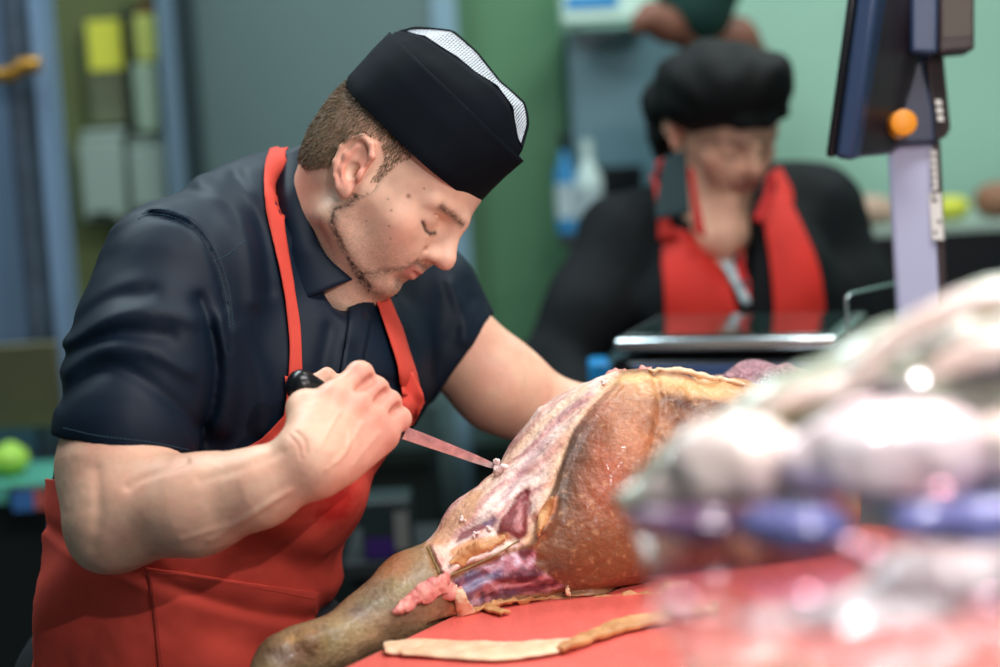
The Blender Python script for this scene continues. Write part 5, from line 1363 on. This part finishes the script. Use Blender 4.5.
# ================================================================== wrapped meat in front
ZG = 1.232
M_glass = mat('glass', (.96, .98, 1), rough=.02, trans=1.0, ior=1.45)
cs = empty('display_case', [.35, .95, 0], 'glass shelf display case in the near right foreground', 'display case')
b = MB(); b.box([.43, 1.03, ZG - .004], [.36, .23, .0038]); b.build('glass_shelf', M_glass, cs, bev=.001)
b = MB(); b.box([.43, 1.262, ZG - .005], [.36, .0018, .009]); b.build('front_strip', mat('lilac_strip', srgb(120, 130, 210), rough=.3), cs)
for x in (.50, .76):
    for y in (.965, 1.13):
        b = MB(); b.tube([[x, y, .90], [x, y, ZG - .0082]], .009, 14); b.build('post', M_steel, cs, smooth=True)
b = MB(); b.box([.50, 1.02, .45], [.32, .13, .449]); b.build('cabinet_body', M_dark, cs, bev=.01)
def film(name, c1, c2):
    return mat(name, c1, rough=.22, noise=1.0, nscale=26, col2=c2, bump=.6, bscale=40, bdist=.010, coat=1.0, spec=.8, bdet=3, stretch=(.45, 1, 1.5))
FM = [film('film_cream', srgb(248, 236, 228), srgb(206, 176, 160)), film('film_white_green', srgb(226, 230, 214), srgb(138, 144, 120)), film('film_pink', srgb(252, 248, 248), srgb(214, 164, 170)),
      film('film_lilac', srgb(150, 156, 226), srgb(40, 34, 74)), film('film_rose', srgb(226, 160, 154), srgb(176, 76, 80)), film('film_grey', srgb(176, 162, 164), srgb(116, 100, 106))]
M_glint = mat('glint_chrome', srgb(255, 196, 216), rough=.12, metal=1.0)  # for mirror balls added only to catch the lamp as pinkish blurred glints
M_dmeat = mat('dark_meat', srgb(96, 48, 62), rough=.4)
def pack(path, rs, m, seed, label, rest, top=None, glints=()):
    """bag of wrapped meat laid on height rest; flattened by what lies on it at height top"""
    P = np.array([W(*p) for p in path]); lo = P.min(0) - max(rs) * 1.6; hi = P.max(0) + max(rs) * 1.6
    v = Vol(lo, hi, .0032); v.path(P, rs, .02)
    rg = np.random.default_rng(seed)
    for i in range(3):
        k = rg.integers(1, len(P) - 1) if len(P) > 2 else 0; c = P[k] + rg.normal(size=3) * rs[k] * .35; v.ell(c, np.array([1, 1, 1]) * rs[k] * (.4 + .4 * rg.random(3)), .015)
    V, F = v.mesh(); N = vnormals(V, F); rd = 1 - np.abs(fbm(V, 34, 3, seed)); V = V + N * (.004 * rd - .002)[:, None]
    V[:, 2] = np.maximum(V[:, 2], rest + .0006)
    if top: V[:, 2] = np.minimum(V[:, 2], top - .0006)
    base = [V[:, 0].mean(), V[:, 1].mean(), V[:, 2].min()]
    t = empty('wrapped_meat', base, label, 'packaged meat', 'film-wrapped meats in the near right corner')
    mk('film_bag', V, F, m, t)
    for (x, y, d) in glints:
        p = W(x, y, d); r = .0062; vv_ = Vol(p - .016, p + .016, .0018); vv_.ell(p, (r, r, r * .9), .002); a, f = vv_.mesh(); mk('glint_ball', a, f, M_glint, t)  # added highlight ball, no real part of the bag
    return t
z1 = ZG; z2 = ZG + .024
P1 = pack([(628, 500, 1.25), (700, 470, 1.25), (800, 436, 1.25), (900, 398, 1.25), (1000, 372, 1.25), (1090, 356, 1.25)], [.008, .022, .034, .040, .050, .054], FM[1], 1, 'big greenish-white wrapped joint sloping up from left tip to right edge', z1)
for k_, (pp, r_) in enumerate([([(850, 372, 1.17), (900, 336, 1.17), (960, 306, 1.17), (1030, 288, 1.17)], [.003, .006, .007, .006]), ([(760, 408, 1.18), (820, 392, 1.18), (880, 372, 1.18)], [.003, .006, .004]), ([(930, 372, 1.16), (980, 350, 1.16), (1050, 340, 1.16)], [.004, .008, .008])]):
    Pw = np.array([W(*p) for p in smoothline(pp, 14)]); v = Vol(Pw.min(0) - .02, Pw.max(0) + .02, .003); v.path(list(Pw), list(np.interp(np.linspace(0, 1, 14), np.linspace(0, 1, len(r_)), r_)), .006)
    A_, B_ = v.mesh(); mk('film_fold', A_ + (.0015 * fbm(A_, 60, 2, k_))[:, None], B_, FM[0], P1)
pack([(664, 490, 1.165), (700, 478, 1.16), (740, 462, 1.16), (776, 452, 1.16)], [.010, .016, .022, .012], FM[0], 3, 'cream-white wrapped piece in front of the left tip of the pile', z2)
pack([(806, 462, 1.14), (860, 452, 1.14), (930, 448, 1.14), (985, 450, 1.14)], [.014, .024, .022, .010], FM[2], 2, 'bright white wrapped piece with pink patches in the middle of the pile', z2)
pack([(1012, 446, 1.14), (1090, 436, 1.14)], [.018, .028], FM[0], 5, 'cream wrapped piece in front of the big joint at the right edge', z2)
pack([(640, 520, 1.15), (700, 522, 1.15), (730, 524, 1.15)], [.006, .009, .006], film('film_plum', srgb(150, 110, 150), srgb(60, 34, 56)), 6, 'thin plum wrapped pack under the cream piece at the left tip', z1, z2)
pack([(752, 522, 1.13), (800, 520, 1.13), (838, 524, 1.13)], [.008, .014, .006], FM[3], 14, 'bluish-lilac wrapped pack under the bright white middle piece', z1, z2, [(851, 548, 1.055)])
pack([(905, 520, 1.12), (980, 518, 1.13), (1080, 516, 1.13)], [.007, .015, .016], FM[3], 7, 'bluish-lilac wrapped pack under the cream piece at the right edge', z1, z2, [(940, 494, 1.08)])
pack([(860, 610, 1.02), (930, 596, 1.02), (1060, 590, 1.02)], [.012, .020, .026], FM[5], 8, 'greyish-white wrapped piece at the bottom right corner on the glass shelf', z1, None, [(990, 606, .965), (872, 556, 1.045)])
pack([(760, 634, .985), (850, 640, .985), (930, 640, .985)], [.010, .014, .016], FM[5], 15, 'greyish wrapped piece nearest the bottom edge of the picture', z1, None, [(806, 602, 1.0)])
pack([(668, 626, 1.01), (720, 628, 1.01)], [.007, .009], FM[4], 9, 'rosy wrapped slice pack at the bottom, left end of the glass shelf', z1, None, [(683, 606, .995)])
M_fold = [mat('film_fold_white', srgb(250, 250, 244), rough=.2, coat=1), mat('film_fold_green', srgb(196, 206, 178), rough=.2, coat=1), mat('film_fold_olive', srgb(128, 122, 70), rough=.25, coat=1), mat('film_fold_lilac', srgb(170, 176, 230), rough=.2, coat=1), mat('film_fold_dark', srgb(90, 70, 90), rough=.25, coat=1)]
b_P1 = None
for o in P1.children:
    if o.name.startswith('film_bag'):
        vv = np.array([v.co[:] for v in o.data.vertices]) + wloc(o); b_P1 = BVHTree.FromPolygons([tuple(v) for v in vv.tolist()], [tuple(p.vertices) for p in o.data.polygons])
rg = np.random.default_rng(5)
for k_, (x0, y0, x1, y1, r, mi) in enumerate([(720, 446, 840, 396, .005, 2), (840, 372, 960, 320, .005, 2), (800, 440, 950, 392, .006, 1), (870, 420, 1010, 400, .007, 0), (900, 360, 1020, 312, .006, 0), (940, 380, 1040, 356, .005, 4), (760, 470, 900, 430, .005, 4),
        (690, 462, 760, 434, .006, 0), (960, 330, 1030, 300, .005, 2), (880, 450, 1000, 438, .005, 3), (850, 400, 930, 380, .004, 4), (930, 300, 1020, 284, .004, 3)]):
    pts = []
    for t in np.linspace(0, 1, 16):
        q, n_ = cast(b_P1, x0 * (1 - t) + x1 * t, y0 * (1 - t) + y1 * t + 5 * math.sin(5 * t + k_), .001)
        if q is not None: pts.append(q)
    if len(pts) > 5:
        b = MB(); b.tube(pts, [r * math.sin(math.pi * (.08 + .84 * i / (len(pts) - 1))) for i in range(len(pts))], 10); b.build('film_fold', M_fold[mi], P1, smooth=True)
# ================================================================== light
def area(name, loc, tgt, size, power, col=(1, 1, 1), size2=None):
    d = bpy.data.lights.new(name, 'AREA'); d.energy = power; d.color = col; d.shape = 'RECTANGLE'; d.size = size; d.size_y = size2 or size
    o = bpy.data.objects.new(name, d); COL.objects.link(o); o.location = loc
    v = Vector(tgt) - Vector(loc); o.rotation_euler = v.to_track_quat('-Z', 'Y').to_euler(); return o
area('ceiling_light', (.55, 1.45, 2.9), (.1, 2.1, 1.2), 1.2, 32, (1.0, .98, .96), .4)
area('ceiling_light', (-.9, 2.9, 2.9), (-.2, 2.2, 1.2), 1.4, 34, (.78, .95, 1.0), .4)
area('ceiling_light', (.9, 3.3, 2.9), (.6, 3.6, 1.2), 1.6, 30, (.92, 1, .98), .4)
area('ceiling_light', (-1.0, 3.6, 2.9), (-1.0, 4.0, 1.2), 1.6, 7, (.92, 1, .98), .4)
area('counter_light', (.75, 1.2, 1.9), (.3, 1.9, 1.1), .5, 5, (1.0, .88, .82), .10)
pl_ = bpy.data.lights.new('added_glint_lamp', 'POINT'); pl_.energy = 30; pl_.shadow_soft_size = .012; pl_.color = (1, .92, .94)  # unseen lamp added for the blurred glints and to whiten the near packs
po = bpy.data.objects.new('added_glint_lamp', pl_); COL.objects.link(po); po.location = (.50, .62, 1.86)
w = bpy.data.worlds.new('world'); SC.world = w; w.use_nodes = True
w.node_tree.nodes['Background'].inputs[0].default_value = (.62, .74, .80, 1); w.node_tree.nodes['Background'].inputs[1].default_value = .24
